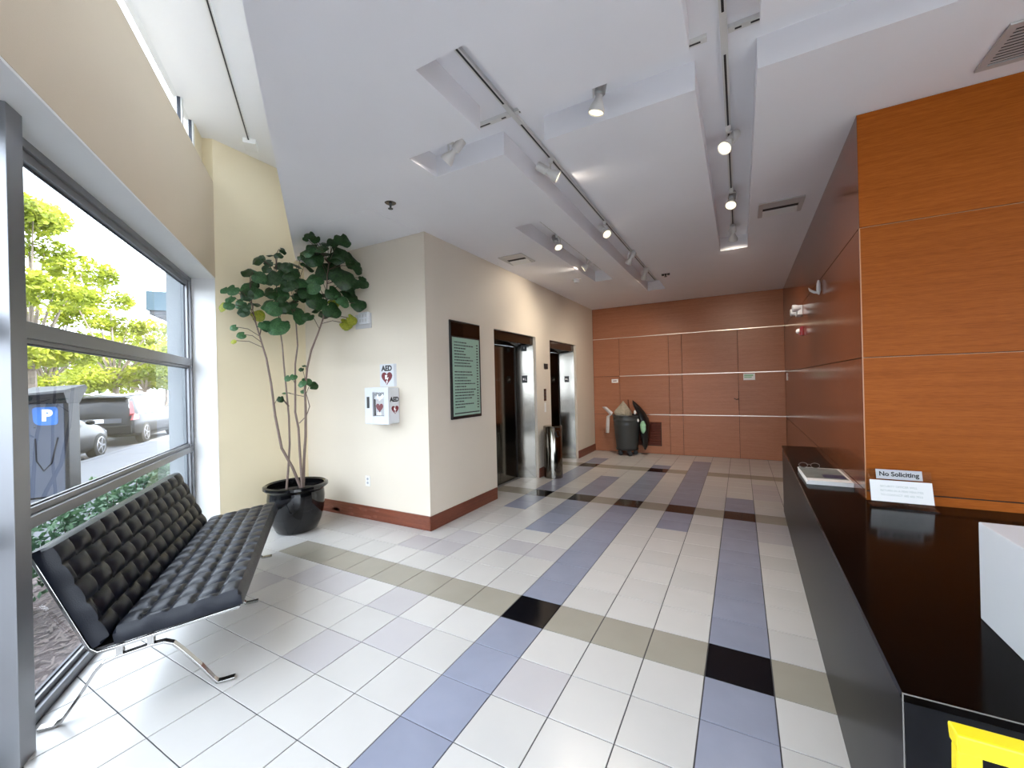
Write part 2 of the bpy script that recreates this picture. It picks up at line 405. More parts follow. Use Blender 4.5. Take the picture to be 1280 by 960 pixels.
def clip(poly, a, b, c):    # keep a*x+b*y >= c
    out = []
    for i in range(len(poly)):
        p, q = poly[i], poly[(i + 1) % len(poly)]
        dp, dq = a * p[0] + b * p[1] - c, a * q[0] + b * q[1] - c
        if dp >= 0: out.append(p)
        if dp * dq < 0:
            t = dp / (dp - dq); out.append((p[0] + (q[0] - p[0]) * t, p[1] + (q[1] - p[1]) * t))
    return out
def flat(poly, z0, z1):
    return lambda mb: mb.prism(poly, z0, z1, lambda u, v, t: Vector((u, v, t)))

# ---- floor: grout bed and tiles
mb = MB()
bed = clip([(-5.0, -4.6), (XMAX, -4.6), (XMAX, 9.05), (-5.0, 9.05)], Nd.x, Nd.y, NF - 0.06)
flat(bed, -0.20, -0.004)(mb)
floor = struct(mb.build('floor', 'grout', origin=(0, 0, -0.2)))
def tile_kind(i, j):
    grey = {0: [(-30, 8), (10, 11)], -4: [(-30, 8), (10, 15), (17, 17)], -6: [(5, 8), (10, 13)], -8: [(7, 8), (10, 15), (17, 18)], -2: [(7, 8), (10, 15), (17, 19)]}
    band = j in (0, 9, 16)
    if band and i in (0, -4) and j == 0: return 't_b'
    if band and j == 9 and i in (0, -2, -4, -6, -8): return 't_b'
    if band and j == 16 and i in (-4, -8): return 't_b'
    if band and j == 16 and i == -2: return 't_g'
    for a, b in grey.get(i, []):
        if a <= j <= b: return 't_g'
    if band and i >= -12: return 't_t'
    if (i, j) in {(-9, 2), (-8, 2), (-8, 3), (-7, -1), (-6, -2), (-7, -3), (-9, -1), (-5, 3), (-11, -2), (1, 7), (1, 8), (-3, -2), (-6, 3), (-10, -1), (1, 12), (1, 13), (1, 14)}: return 't_l'
    return 't_w'
G = 0.0027
def tile_mesh(mb, poly, cx, cy):
    top = [(p[0] - cx, p[1] - cy) for p in poly]
    k = len(top)
    v = []
    for x, y in top:
        r = math.hypot(x, y); sh = 1 - 0.0016 / max(r, 1e-4)
        v.append((x * sh, y * sh, 0.0))
    v += [(x, y, -0.0012) for x, y in top] + [(x, y, -0.006) for x, y in top]
    f = [tuple(range(k))]
    for i in range(k):
        j = (i + 1) % k
        f += [(i, k + i, k + j, j), (k + i, 2 * k + i, 2 * k + j, k + j)]
    mb.add(v, f)
tiles = []
for i in range(-17, 14):
    for j in range(-23, 22):
        x0, y0 = OX + i * T, OY + j * T
        cx, cy = x0 + T / 2, y0 + T / 2
        if cy > 3.45 and cx > 0.80: continue
        if cx > XMAX or cx < -5.02: continue
        if cy > 3.4 and cx < XE:
            if not (cx > -3.3 and (4.6 < cy < 6.2 or 6.5 < cy < 8.0)): continue
        poly = [(x0 + G, y0 + G), (x0 + T - G, y0 + G), (x0 + T - G, y0 + T - G), (x0 + G, y0 + T - G)]
        full = min(Nd.x * p[0] + Nd.y * p[1] for p in poly) >= NF + 0.002
        cl = clip(poly, Nd.x, Nd.y, NF + 0.002)
        ymax = YB - 0.002
        if y0 + T > ymax: cl = clip(cl, 0, -1, -ymax); full = False
        if x0 < -4.898 < x0 + T: cl = clip(cl, 1, 0, -4.898); full = False
        if len(cl) < 3: continue
        c = Vector((cx, cy, 0)) - Vector((0, 0, CAM_H))
        zc = c.dot(_f); sx = sy = 9e9
        if zc > 0.3:
            sx = 640 + 514.95 * c.dot(_r) / zc; sy = 480 - 514.95 * c.dot(_u) / zc
        vis = -60 < sx < 1140 and -60 < sy < 1040
        if cx > 0.45: vis = False
        tiles.append((zc if vis else 1e6 + abs(zc), vis, full, cl, cx, cy, tile_kind(i, j)))
tiles.sort(key=lambda q: q[0])
tmesh = {}
rest = {}
nt_ = 0
for zc, vis, full, cl, cx, cy, kd in tiles:
    if vis and nt_ < 296:
        nt_ += 1
        if full:
            if kd not in tmesh:
                b = MB(); tile_mesh(b, cl, cx, cy); o = b.build('tile', kd, floor, local=True); tmesh[kd] = o.data
            else:
                o = bpy.data.objects.new('tile', tmesh[kd]); COL.objects.link(o); o.parent = floor
        else:
            b = MB(); tile_mesh(b, cl, cx, cy); o = b.build('tile', kd, floor, local=True)
        o.location = Vector((cx, cy, 0)) - floor.location
    else:
        b = rest.setdefault(kd, MB()); q = MB(); tile_mesh(q, cl, cx, cy)
        b.add([p + Vector((cx, cy, 0)) for p in q.v], q.f)
for kd, b in rest.items():
    o = b.build('distant_tiles', kd, floor); o['kind'] = 'stuff'

# ---- low ceiling with light troughs
TZ = H + 0.165
TR = [(-1.432, -1.120, 1.638, 7.74), (-2.043, 0.98, 2.244, 2.551), (-0.187, 0.115, 1.638, 5.909), (-2.023, -1.732, 3.790, 6.53)]
xs = sorted({-6.0, XMAX} | {t[0] for t in TR} | {t[1] for t in TR}); ys = sorted({-5.5, 9.05} | {t[2] for t in TR} | {t[3] for t in TR})
NC = -0.272
def intr(x, y): return any(t[0] < x < t[1] and t[2] < y < t[3] for t in TR)
mb = MB()
for a in range(len(xs) - 1):
    for b in range(len(ys) - 1):
        x0, x1, y0, y1 = xs[a], xs[a + 1], ys[b], ys[b + 1]; tin = intr((x0 + x1) / 2, (y0 + y1) / 2)
        z = TZ if tin else H
        poly = clip([(x0, y0), (x1, y0), (x1, y1), (x0, y1)], Nd.x, Nd.y, NC)
        if len(poly) < 3: continue
        mb.add([(p[0], p[1], z) for p in poly], [tuple(range(len(poly)))])
        if tin:
            for (dx, dy, e0, e1) in ((-1, 0, (x0, y0), (x0, y1)), (1, 0, (x1, y0), (x1, y1)), (0, -1, (x0, y0), (x1, y0)), (0, 1, (x0, y1), (x1, y1))):
                mx_, my_ = (e0[0] + e1[0]) / 2 + dx * 0.01, (e0[1] + e1[1]) / 2 + dy * 0.01
                if not intr(mx_, my_):
                    mb.add([(e0[0], e0[1], H), (e1[0], e1[1], H), (e1[0], e1[1], TZ), (e0[0], e0[1], TZ)], [(0, 1, 2, 3)])
# upper skin and the fascia towards the tall strip
top = clip([(-6.0, -5.5), (XMAX, -5.5), (XMAX, 9.05), (-6.0, 9.05)], Nd.x, Nd.y, NC)
mb.add([(p[0], p[1], HH + 0.3) for p in top], [tuple(range(len(top)))])
pa, pb = W(-13, NC), W(0.5, NC)
mb.add([(pa.x, pa.y, H), (pb.x, pb.y, H), (pb.x, pb.y, HH + 0.3), (pa.x, pa.y, HH + 0.3)], [(0, 1, 2, 3)])
ceil = struct(mb.build('ceiling', 'ceil', origin=(0, 0, H), merge=False))
b = MB(); b.box(-3.566, -2.935, 2.680, YA - 0.004, H - 0.004, H + 0.001); b.build('access_panel', 'ceil', ceil)
# ---- high ceiling along the window
b = MB(); b.wbox(-12.5, 1.6, -1.19, NC + 0.02, HH, HH + 0.3)
struct(b.build('ceiling', 'ceil_hi'))
# building mass above, which shades the pavement
b = MB(); flat(clip([(-12.5, -5.6), (XMAX + 0.2, -5.6), (XMAX + 0.2, 9.2), (-12.5, 9.2)], Nd.x, Nd.y, -1.20), HH + 0.32, HH + 6.5)(b)
struct(b.build('wall_upper_storey', 'stucco'))

# ---- lift wall with two recesses, and the block it belongs to
OP = [(4.735, 6.025), (6.590, 7.890)]; DH = 2.282; DX = -3.215
mb = MB()
ycuts = [YA, OP[0][0], OP[0][1], OP[1][0], OP[1][1], YB]
for a, bb in ((YA, OP[0][0]), (OP[0][1], OP[1][0]), (OP[1][1], YB)):
    mb.box(XE - 0.42, XE, a, bb, 0, H)
for a, bb in OP: mb.box(XE - 0.42, XE, a, bb, DH, H)
wl = struct(mb.build('wall_left', 'cream'))
b = MB(); b.box(-5.02, XE - 0.42, YA, YA + 0.12, 0, HH); struct(b.build('wall_left_return', 'cream'))
b = MB(); b.box(-5.02, -4.9, 2.335, YA, 0, HH); b.add([W(0.0, NB, 0), W(0.05, NF - 0.02, 0), W(0.25, NF - 0.02, 0), Vector((-5.02, 2.5, 0)), W(0.0, NB, HH), W(0.05, NF - 0.02, HH), W(0.25, NF - 0.02, HH), Vector((-5.02, 2.5, HH))], [(0, 1, 5, 4), (1, 2, 6, 5), (0, 4, 7, 3), (3, 7, 6, 2), (4, 5, 6, 7), (0, 3, 2, 1)])
struct(b.build('wall_far_left', 'end'))
# wall stub beside the clerestory
b = MB(); b.wbox(-0.24, 0.3, -1.30, -1.115, 3.772, HH); struct(b.build('wall_far_left_stub', 'end'))

# ---- window wall: beam face, soffit, ledge
b = MB(); b.wbox(-12.5, -0.0, -1.30, NB, 2.742, 3.770); struct(b.build('wall_window', 'tan'))
b = MB(); b.wbox(-12.5, 0.05, NF - 0.02, NB - 0.001, 2.728, 2.7415); struct(b.build('trim_1', 'white'))   # white soffit board under the beam
b = MB(); b.add([W(0.0, NB - 0.004, 0), W(0.05, NF, 0), W(0.0, NB - 0.004, 2.728), W(0.05, NF, 2.728), W(-0.006, NB - 0.004, 0), W(0.044, NF, 0), W(-0.006, NB - 0.004, 2.728), W(0.044, NF, 2.728)], [(0, 1, 3, 2), (4, 6, 7, 5), (0, 2, 6, 4), (1, 5, 7, 3), (2, 3, 7, 6), (0, 4, 5, 1)])
struct(b.build('trim_2', 'white'))                                                                        # jamb lining

# ---- window_1 : aluminium storefront glazing
win = sroot('window_1', loc=W(-2.7, NF, 0))
def frame_bar(name, s0, s1, n0, n1, z0, z1, m='alu'):
    b = MB(); b.wbox(s0, s1, n0, n1, z0, z1); return b.build(name, m, win, bevel=0.002)
POSTS = [-2.905, -5.80, -8.70, -11.6]
ends = [0.044] + POSTS
for k in range(4):
    e1, e0 = ends[k] - (0.0 if k == 0 else 0.055), ends[k + 1] + 0.055
    # stepped members: inner cap, dark gasket, outer stop
    frame_bar('head_rail', e0, e1, NF - 0.035, NF, 2.685, 2.728)
    frame_bar('head_rail', e0, e1, NF - 0.045, NF - 0.018, 2.640, 2.685)
    frame_bar('gasket', e0, e1, NF - 0.050, NF - 0.040, 2.628, 2.640, 'alu_d')
    frame_bar('transom_rail', e0, e1, NF - 0.06, NF, 1.795, 1.872)
    frame_bar('transom_rail', e0, e1, NF - 0.06, NF - 0.022, 1.775, 1.795)
    frame_bar('gasket', e0, e1, NF - 0.058, NF - 0.03, 1.767, 1.776, 'alu_d')
    frame_bar('middle_rail', e0, e1, NF - 0.06, NF, 0.905, 0.960)
    frame_bar('middle_rail', e0, e1, NF - 0.06, NF - 0.025, 0.960, 0.992)
    frame_bar('gasket', e0, e1, NF - 0.058, NF - 0.04, 0.992, 1.001, 'alu_d')
    frame_bar('sill_rail', e0, e1, NF - 0.045, NF, 0.0, 0.052)
    frame_bar('sill_rail', e0, e1, NF - 0.06, NF - 0.026, 0.052, 0.082)
    frame_bar('gasket', e0, e1, NF - 0.058, NF - 0.044, 0.082, 0.092, 'alu_d')
    for z0, z1 in ((0.07, 0.92), (0.98, 1.79), (1.85, 2.66)):
        b = MB(); b.wbox(e0 - 0.01, e1 + 0.01, NG - 0.004, NG + 0.004, z0, z1); b.build('pane', 'glass', win)
    if k == 0:
        frame_bar('jamb_rail', e1 - 0.052, e1, NF - 0.035, NF, 0.052, 2.685)
        frame_bar('jamb_rail', e1 - 0.085, e1 - 0.052, NF - 0.045, NF - 0.018, 0.082, 2.640)
        frame_bar('gasket', e1 - 0.096, e1 - 0.085, NF - 0.05, NF - 0.04, 0.09, 2.63, 'alu_d')
for p in POSTS:
    frame_bar('mullion_post', p - 0.05, p + 0.055, NF - 0.06, -1.150, 0.0, 2.728)
    frame_bar('gasket', p - 0.06, p - 0.05, NF - 0.05, NF + 0.01, 0.0, 2.728, 'alu_d')
# ---- window_2 : clerestory above the beam
w2 = sroot('window_2', loc=W(-4, -1.15, 3.77))
ms = [-0.24, -0.60, -2.6, -4.6, -6.6, -8.6, -10.6, -12.4]
for k in range(len(ms) - 1):
    b = MB(); b.wbox(ms[k + 1], ms[k], -1.150, -1.142, 3.775, HH); b.build('pane', 'glass', w2)
    b = MB(); b.wbox(ms[k] - 0.05, ms[k], -1.175, -1.12, 3.775, HH); b.build('mullion', 'white', w2)
    b = MB(); b.wbox(ms[k] - 0.056, ms[k] - 0.05, -1.155, -1.13, 3.775, HH); b.build('gasket', 'alu_d', w2)
b = MB(); b.wbox(-12.4, -0.24, -1.18, -1.115, 3.7705, 3.80); b.build('sill_rail', 'white', w2)

# ---- back wall of veneer panels with pale metal strips
b = MB(); b.box(XE - 0.05, 1.2, YB + 0.016, YB + 0.15, 0, H + 0.1); wb = struct(b.build('wall_back', 'groove'))
zt = [0.0, 0.820, 1.648, 2.480, H]
xc = [XE, -2.300, -1.283, -1.030, -0.030, 0.722]
for r in range(4):
    cols = [XE, 0.722] if r == 3 else xc
    for c in range(len(cols) - 1):
        off = 0.004 if (r < 3 and c in (2,)) else 0.0
        b = MB(); b.box(cols[c] + 0.003, cols[c + 1] - 0.003, YB - off + (0.004 if c == 0 and r < 3 else 0), YB + 0.016, zt[r] + 0.004, zt[r + 1] - 0.004)
        b.build('panel', 'wood_back', wb, bevel=0.0015)
for z in zt[1:4]:
    b = MB(); b.box(-2.3 if z < 2 else XE, 0.722, YB - 0.007, YB + 0.012, z - 0.007, z + 0.007); b.build('strip', 'strip', wb)
# bruised edge of the hidden door panel and its little latch
b = MB(); b.box(-0.036, -0.026, YB - 0.006, YB + 0.01, 0.92, 1.30); b.build('bruised_edge', 'groove', wb)
b = MB(); b.tube([(-0.11, YB - 0.003, 1.155), (-0.075, YB - 0.022, 1.135), (-0.04, YB - 0.004, 1.14)], 0.008); b.build('latch', 'steel', wb)
# louvred return-air grille low on the back wall
gl = MB(); gl.box(-1.98, -1.455, YB - 0.004, YB - 0.0005, 0.165, 0.665); g_ = gl.build('grille', 'groove', wb)
for k in range(15):
    z = 0.185 + k * 0.0325
    b = MB(); b.add([(-1.965, YB - 0.024, z), (-1.470, YB - 0.024, z), (-1.470, YB - 0.004, z + 0.016), (-1.965, YB - 0.004, z + 0.016), (-1.965, YB - 0.024, z + 0.006), (-1.470, YB - 0.024, z + 0.006), (-1.470, YB - 0.004, z + 0.022), (-1.965, YB - 0.004, z + 0.022)], [(0, 1, 2, 3), (4, 7, 6, 5), (0, 4, 5, 1), (1, 5, 6, 2), (2, 6, 7, 3), (3, 7, 4, 0)])
    o = b.build('slat', 'grille', wb)

# ---- right-hand wood block: face towards the camera and long side face
b = MB()
b.add([(xr(YF) + 0.014, YF + 0.014, 0), (XMAX, YF + 0.014, 0), (XMAX, YF + 0.2, 0), (xr(YF) + 0.2, YF + 0.2, 0), (xr(YB) + 0.2, YB + 0.016, 0), (xr(YB) + 0.014, YB + 0.016, 0)] + [(xr(YF) + 0.014, YF + 0.014, H), (XMAX, YF + 0.014, H), (XMAX, YF + 0.2, H), (xr(YF) + 0.2, YF + 0.2, H), (xr(YB) + 0.2, YB + 0.016, H), (xr(YB) + 0.014, YB + 0.016, H)],
      [(0, 1, 7, 6), (1, 2, 8, 7), (2, 3, 9, 8), (3, 4, 10, 9), (4, 5, 11, 10), (5, 0, 6, 11), (0, 5, 4, 3), (0, 3, 2, 1), (6, 9, 10, 11), (6, 7, 8, 9)])
wr = struct(b.build('wall_right', 'groove'))
zr = [0.0, 0.806, 1.638, 2.450, H]
for r in range(4):
    for x0, x1 in ((xr(YF), 2.30), (2.30, XMAX)):
        b = MB(); b.box(x0 + 0.002, x1 - 0.002, YF, YF + 0.014, zr[r] + 0.003, zr[r + 1] - 0.003)
        b.build('panel', 'wood', wr, bevel=0.0012)
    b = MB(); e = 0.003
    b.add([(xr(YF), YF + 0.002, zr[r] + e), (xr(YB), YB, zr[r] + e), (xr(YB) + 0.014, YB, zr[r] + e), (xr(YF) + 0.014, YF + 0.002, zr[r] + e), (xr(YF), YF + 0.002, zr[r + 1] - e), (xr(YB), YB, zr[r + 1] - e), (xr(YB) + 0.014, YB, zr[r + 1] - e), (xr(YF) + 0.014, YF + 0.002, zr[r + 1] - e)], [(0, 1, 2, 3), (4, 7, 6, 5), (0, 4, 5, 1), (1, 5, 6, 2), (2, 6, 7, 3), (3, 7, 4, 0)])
    b.build('panel', 'wood_shade', wr)
    if r:
        b = MB(); b.box(xr(YF) + 0.004, XMAX, YF - 0.0015, YF + 0.004, zr[r] - 0.003, zr[r] - 0.0005); b.build('edge_line', 'edge_w' if r > 1 else 'groove', wr)
b = MB(); b.box(xr(YF) - 0.001, xr(YF) + 0.004, YF - 0.001, YF + 0.004, 0.76, 2.45); b.build('corner_edge', 'edge_w', wr)

# ---- unseen room edges behind the camera
b = MB(); b.box(XMAX, XMAX + 0.15, GY1, YF + 0.2, 0, H); b.box(XMAX, XMAX + 0.15, -5.0, GY1, 2.70, H); struct(b.build('wall_right_rear', 'cream'))
w3 = sroot('added_daylight_window', loc=(XMAX, -2, 0))            # unseen glazing added on the right, behind the camera, to bring in daylight
for k in range(5):
    y = GY1 - 0.05 - k * 1.02
    b = MB(); b.box(XMAX + 0.03, XMAX + 0.10, y - 0.03, y + 0.03, 0, 2.70); b.build('mullion', 'alu', w3)
    b = MB(); b.box(XMAX + 0.06, XMAX + 0.068, y - 1.0, y, 0.02, 2.69); b.build('pane', 'glass', w3)
b = MB(); b.box(XMAX - 0.5, 30, -12, 14, -0.40, -0.10)
struct(b.build('outer_pavement', 'walk'))  # ground outside the added glazing

# ---- baseboards
BBH = 0.152
b = MB(); b.box(-4.9, XE + 0.012, YA - 0.014, YA, 0, BBH)
bb = struct(b.build('baseboard_front', 'base', bevel=0.002))
b = MB()
rs = random.Random(3)
for k in range(14):     # pale water stains on the left part of this baseboard
    cx = rs.uniform(-4.75, -3.55); cz = rs.uniform(0.03, 0.12); r1 = rs.uniform(0.03, 0.10); r2 = rs.uniform(0.008, 0.02)
    pts = [(cx + r1 * math.cos(a) * rs.uniform(0.7, 1.2), cz + r2 * math.sin(a) * rs.uniform(0.7, 1.3)) for a in [2 * pi * q / 12 for q in range(12)]]
    b.prism(pts, YA - 0.0148, YA - 0.0142, lambda u, v, t: Vector((u, t, v)))
b.build('water_stain', 'stain', bb)['kind'] = 'stuff'
for a, c in ((YA - 0.014, OP[0][0] - 0.02), (OP[0][1] + 0.02, OP[1][0] - 0.02), (OP[1][1] + 0.02, YB)):
    b = MB(); b.box(XE, XE + 0.014, a, c, 0, BBH); struct(b.build('baseboard_left', 'base', bevel=0.002))

# ---- lifts: stainless leaves in splayed stainless jambs
for k, (a, c) in enumerate(OP):
    dr = sroot('door_%d' % (k + 1), loc=(XE - 0.3, (a + c) / 2, 0))
    xi = XE - 0.045; a2, c2 = a + 0.095, c - 0.105; hz = DH - 0.15
    mid = a2 + 0.60 * (c2 - a2) if False else (a2 + c2) / 2
    b = MB(); b.box(DX - 0.03, DX, a2, mid - 0.003, 0.008, hz); b.build('door_leaf', 'steel', dr, bevel=0.002)
    b = MB(); b.box(DX - 0.03, DX, mid + 0.003, c2, 0.008, hz); b.build('door_leaf', 'steel', dr, bevel=0.002)
    b = MB(); b.box(DX - 0.05, DX - 0.032, a2, c2, 0.0, hz); b.build('door_backing', 'black', dr)
    b = MB(); b.box(DX - 0.03, DX + 0.05, a2, c2, 0.0, 0.007); b.build('sill', 'alu', dr)
    for (y0, y1, sgn) in ((a2, a + 0.008, 1), (c2, c - 0.008, -1)):
        b = MB(); th = 0.008 * (-sgn)
        b.add([(DX, y0, 0), (xi, y1, 0), (xi, y1, DH), (DX, y0, DH), (DX, y0 + th, 0), (xi, y1 + th, 0), (xi, y1 + th, DH), (DX, y0 + th, DH)], [(0, 1, 2, 3), (4, 7, 6, 5), (0, 4, 5, 1), (1, 5, 6, 2), (2, 6, 7, 3), (3, 7, 4, 0)])
        b.build('jamb', 'steel', dr)
        b = MB(); b.box(DX - 0.002, DX + 0.012, min(y0, y0 + 0.02 * sgn), max(y0, y0 + 0.02 * sgn), 0, hz); b.build('gasket', 'black', dr)
    b = MB(); b.add([(DX, a2, hz), (xi, a + 0.008, DH - 0.004), (xi, c - 0.008, DH - 0.004), (DX, c2, hz), (DX, a2, hz + 0.01), (xi, a + 0.008, DH), (xi, c - 0.008, DH), (DX, c2, hz + 0.01)], [(0, 3, 2, 1), (4, 5, 6, 7), (0, 1, 5, 4), (1, 2, 6, 5), (2, 3, 7, 6), (3, 0, 4, 7)])
    b.build('head', 'brown_g', dr)
    b = MB(); b.box(xi - 0.012, xi - 0.004, a + 0.004, c - 0.004, DH - 0.128, DH - 0.004); b.build('transom', 'brown_g', dr)
    # black floor plate and lift number plate on the far jamb
    def jp(t, z, e, y0=c2, y1=c - 0.008):
        x = DX + (xi - DX) * t; y = y0 + (y1 - y0) * t; return Vector((x, y - e - 0.0005, z))
    for z0, z1, nm in ((1.545, 1.665, 'floor_plate'), (2.06, 2.16, 'number_plate')):
        if k == 1 and nm == 'number_plate': continue
        b = MB(); b.add([jp(t, z, e) for e in (0, 0.004) for t, z in ((0.36, z0), (0.66, z0), (0.66, z1), (0.36, z1))], [(0, 3, 2, 1), (4, 5, 6, 7), (0, 1, 5, 4), (1, 2, 6, 5), (2, 3, 7, 6), (3, 0, 4, 7)])
        pl_ = b.build(nm, 'black', dr)
        if nm == 'floor_plate':
            b = MB(); b.add([jp(0.46 + 0.035 * math.cos(q), (z0 + z1) / 2 + 0.018 * math.sin(q), 0.0048) for q in [2 * pi * i / 10 for i in range(10)]] + [jp(0.46 + 0.035 * math.cos(q), (z0 + z1) / 2 + 0.018 * math.sin(q), 0.0042) for q in [2 * pi * i / 10 for i in range(10)]], [tuple(range(10))] + [(i, (i + 1) % 10, 10 + (i + 1) % 10, 10 + i) for i in range(10)])
            b.build('star_mark', 'sign_w', dr)
            text('floor_letter', 'L', 0.055, 'sign_w', dr, lambda x, y, z: jp(0.58 + x * 3.2, 1.60 + y, 0.0046 + z))
        else:
            text('lift_number', '1', 0.05, 'sign_w', dr, lambda x, y, z: jp(0.52 + x * 3.2, 2.11 + y, 0.0046 + z))

# ---- outdoors
b = MB(); b.wbox(-16, 60, -5.39, -2.35, -0.30, -0.10); sw = struct(b.build('pavement', 'walk'))
for k in range(-8, 30):
    b = MB(); b.wbox(k * 1.5 + 0.006, k * 1.5 + 1.494, -5.20, -2.36, -0.10, -0.092); b.build('slab', 'walk', sw)
b = MB(); b.wbox(-16, 60, -5.385, -5.21, -0.28, -0.088); b.build('kerb', 'walk', sw)
b = MB(); b.wbox(-40, 90, -60, -5.39, -0.30, -0.22); struct(b.build('street', 'road'))
# mulch bed between the glass and the pavement
b = MB(); rs = random.Random(5); nx, ny = 120, 12
vv = []
for i in range(nx + 1):
    for j in range(ny + 1):
        s = -12 + i * 0.125; n = -2.36 + j * (1.03 / ny); vv.append(W(s, n, -0.07 + rs.uniform(-0.018, 0.018) + 0.03 * math.sin(s * 3.1)))
b.add(vv, [(i * (ny + 1) + j, i * (ny + 1) + j + 1, (i + 1) * (ny + 1) + j + 1, (i + 1) * (ny + 1) + j) for i in range(nx) for j in range(ny)])
mul = struct(b.build('mulch_bed', 'mulch'))
b = MB()
for k in range(2600):
    s = rs.uniform(-4.6, 0.4); n = rs.uniform(-2.3, -1.34); a = rs.uniform(0, pi); l = rs.uniform(0.012, 0.05); w_ = rs.uniform(0.004, 0.01)
    c = W(s, n, -0.05 + rs.uniform(-0.01, 0.02)); d = Vector((math.cos(a), math.sin(a), rs.uniform(-0.3, 0.3))) * l; e = Vector((-math.sin(a), math.cos(a), 0)) * w_
    b.add([c - d - e, c + d - e, c + d + e, c - d + e], [(0, 1, 2, 3)])
b.build('wood_chips', 'mulch2', mul)['kind'] = 'stuff'
b = MB(); b.wbox(-13, 0.3, NG - 0.09, NF - 0.0, -0.30, -0.003); struct(b.build('trim_3', 'walk'))       # concrete upstand under the glazing
# exterior pier beside the window and a canopy further along the facade
b = MB(); b.wbox(0.10, 7.0, -1.47, NF - 0.022, -0.3, 3.2); struct(b.build('wall_exterior', 'stucco'))
cn = thing('canopy', 'pale teal flat canopy with a grey underside jutting from the building outside', 'canopy', W(5.3, -2.2, 3.02))
b = MB(); b.wbox(4.62, 6.6, -3.0, -1.47, 3.10, 3.46); b.build('fascia', 'teal', cn)
b = MB(); b.wbox(4.66, 6.56, -2.96, -1.47, 3.02, 3.10); b.build('soffit', 'grey_d', cn)
# ================================================================== THINGS
# ---- tufted black bench against the window
SB0, SB1 = -2.745, -0.865
bench = thing('bench', 'long tufted black leather bench on polished flat steel legs under the window', 'bench', W((SB0 + SB1) / 2, -0.83, 0))
def tuft(o_, du, dv, nrm, U, V, nu, nv, thick, name, amp, offset=True, ex=3.2):
    # cushion: origin o_, along du (length U), along dv (length V), thickness along nrm
    b = MB(); ku, kv = nu * 10, nv * 8
    verts = []; faces = []
    for j in range(kv + 1):
        for i in range(ku + 1):
            u = i / ku; v = j / kv
            r = min(int(v * nv), nv - 1); bv = (v * nv - r) * 2 - 1
            su = u * nu + (0.5 if (offset and r % 2) else 0.0)
            bu = (su - math.floor(su)) * 2 - 1
            h = (1 - abs(bu) ** ex) * (1 - abs(bv) ** ex)
            # seams pulled down, crowns swelling
            e = min(u * U, (1 - u) * U, v * V, (1 - v) * V)
            rim = min(1.0, e / 0.03)
            edge = 1 - (1 - min(1.0, e / 0.018)) ** 2
            hh = thick - amp + amp * (0.25 + 0.75 * h) * rim - 0.014 * (1 - edge) + (0.75 * amp) * (1 - rim) * edge
            # slight S-bend of the seams
            bend = 0.010 * math.sin(2 * pi * v * nv / 2)
            verts.append(o_ + du * (u * U + bend * rim) + dv * (v * V) + nrm * hh)
    n1 = ku + 1
    for j in range(kv):
        for i in range(ku):
            faces.append((j * n1 + i, j * n1 + i + 1, (j + 1) * n1 + i + 1, (j + 1) * n1 + i))
    base = len(verts)
    ring = [i for i in range(ku + 1)] + [(j) * n1 + ku for j in range(1, kv + 1)] + [kv * n1 + i for i in range(ku - 1, -1, -1)] + [j * n1 for j in range(kv - 1, 0, -1)]
    low = []
    for q in ring:
        i = q % n1; j = q // n1
        verts.append(o_ + du * (i / ku * U) + dv * (j / kv * V)); low.append(len(verts) - 1)
    for k in range(len(ring)):
        k2 = (k + 1) % len(ring)
        faces.append((ring[k], ring[k2], low[k2], low[k]))
    faces.append(tuple(low[::-1]))
    b.add(verts, faces)
    return b.build(name, 'leather', bench, smooth=True)
UZ = Vector((0, 0, 1))
Js = (-1.000, 0.322); Fs = (-0.408, 0.402)
sd = Nd * (Fs[0] - Js[0]) + UZ * (Fs[1] - Js[1]); sl = sd.length; sd.normalize(); sn_ = (UZ * sd.dot(Nd) - Nd * sd.dot(UZ)).normalized()
bt = (-1.205, 0.815); bd = Nd * (bt[0] - Js[0]) + UZ * (bt[1] - Js[1]); bl = bd.length; bd.normalize(); bn = (Nd * bd.dot(UZ) - UZ * bd.dot(Nd)).normalized()
Ls = SB1 - SB0
seat = tuft(W(SB0, *Js) + sd * 0.075, Wd, sd, sn_, Ls, sl - 0.075, 13, 5, 0.084, 'seat_cushion', 0.022, ex=4.4)
back = tuft(W(SB0, *Js) + bd * 0.012, Wd, bd, bn, Ls, bl - 0.012, 12, 5, 0.077, 'back_cushion', 0.030)
mb = MB()
for (o_, du, dv, nr, U, V, nu, nv, th, am) in ((W(SB0, *Js) + sd * 0.075, Wd, sd, sn_, Ls, sl - 0.075, 13, 5, 0.084, 0.022), (W(SB0, *Js) + bd * 0.012, Wd, bd, bn, Ls, bl - 0.012, 12, 5, 0.077, 0.030)):
    for r in range(1, nv):
        for k in range(1, nu):
            for off in (0.0, 0.5):
                if (r % 2 == 0) == (off == 0.0) or True:
                    u = (k - off) / nu; v = r / nv
                    bend = 0.010 * math.sin(2 * pi * v * nv / 2)
                    if off == (0.5 if r % 2 else 0.0):
                        p = o_ + du * (u * U + bend) + dv * (v * V) + nr * (th - am + 0.004)
                        mb.sphere((0, 0, 0), 0.007, 6, 4); 
                        for q in range(len(mb.v) - 30, len(mb.v)): mb.v[q] = mb.v[q] + p
mb.build('buttons', 'leather', bench, smooth=True)['kind'] = 'stuff'
b = MB(); b.prism([(Js[0] - 0.004, Js[1] - 0.012), (Fs[0], Fs[1] - 0.012), (Fs[0], Fs[1]), (Js[0] - 0.004, Js[1])], SB0 + 0.02, SB1 - 0.02, lambda u, v, t: W(t, u, v)); b.build('seat_sling', 'black', bench)
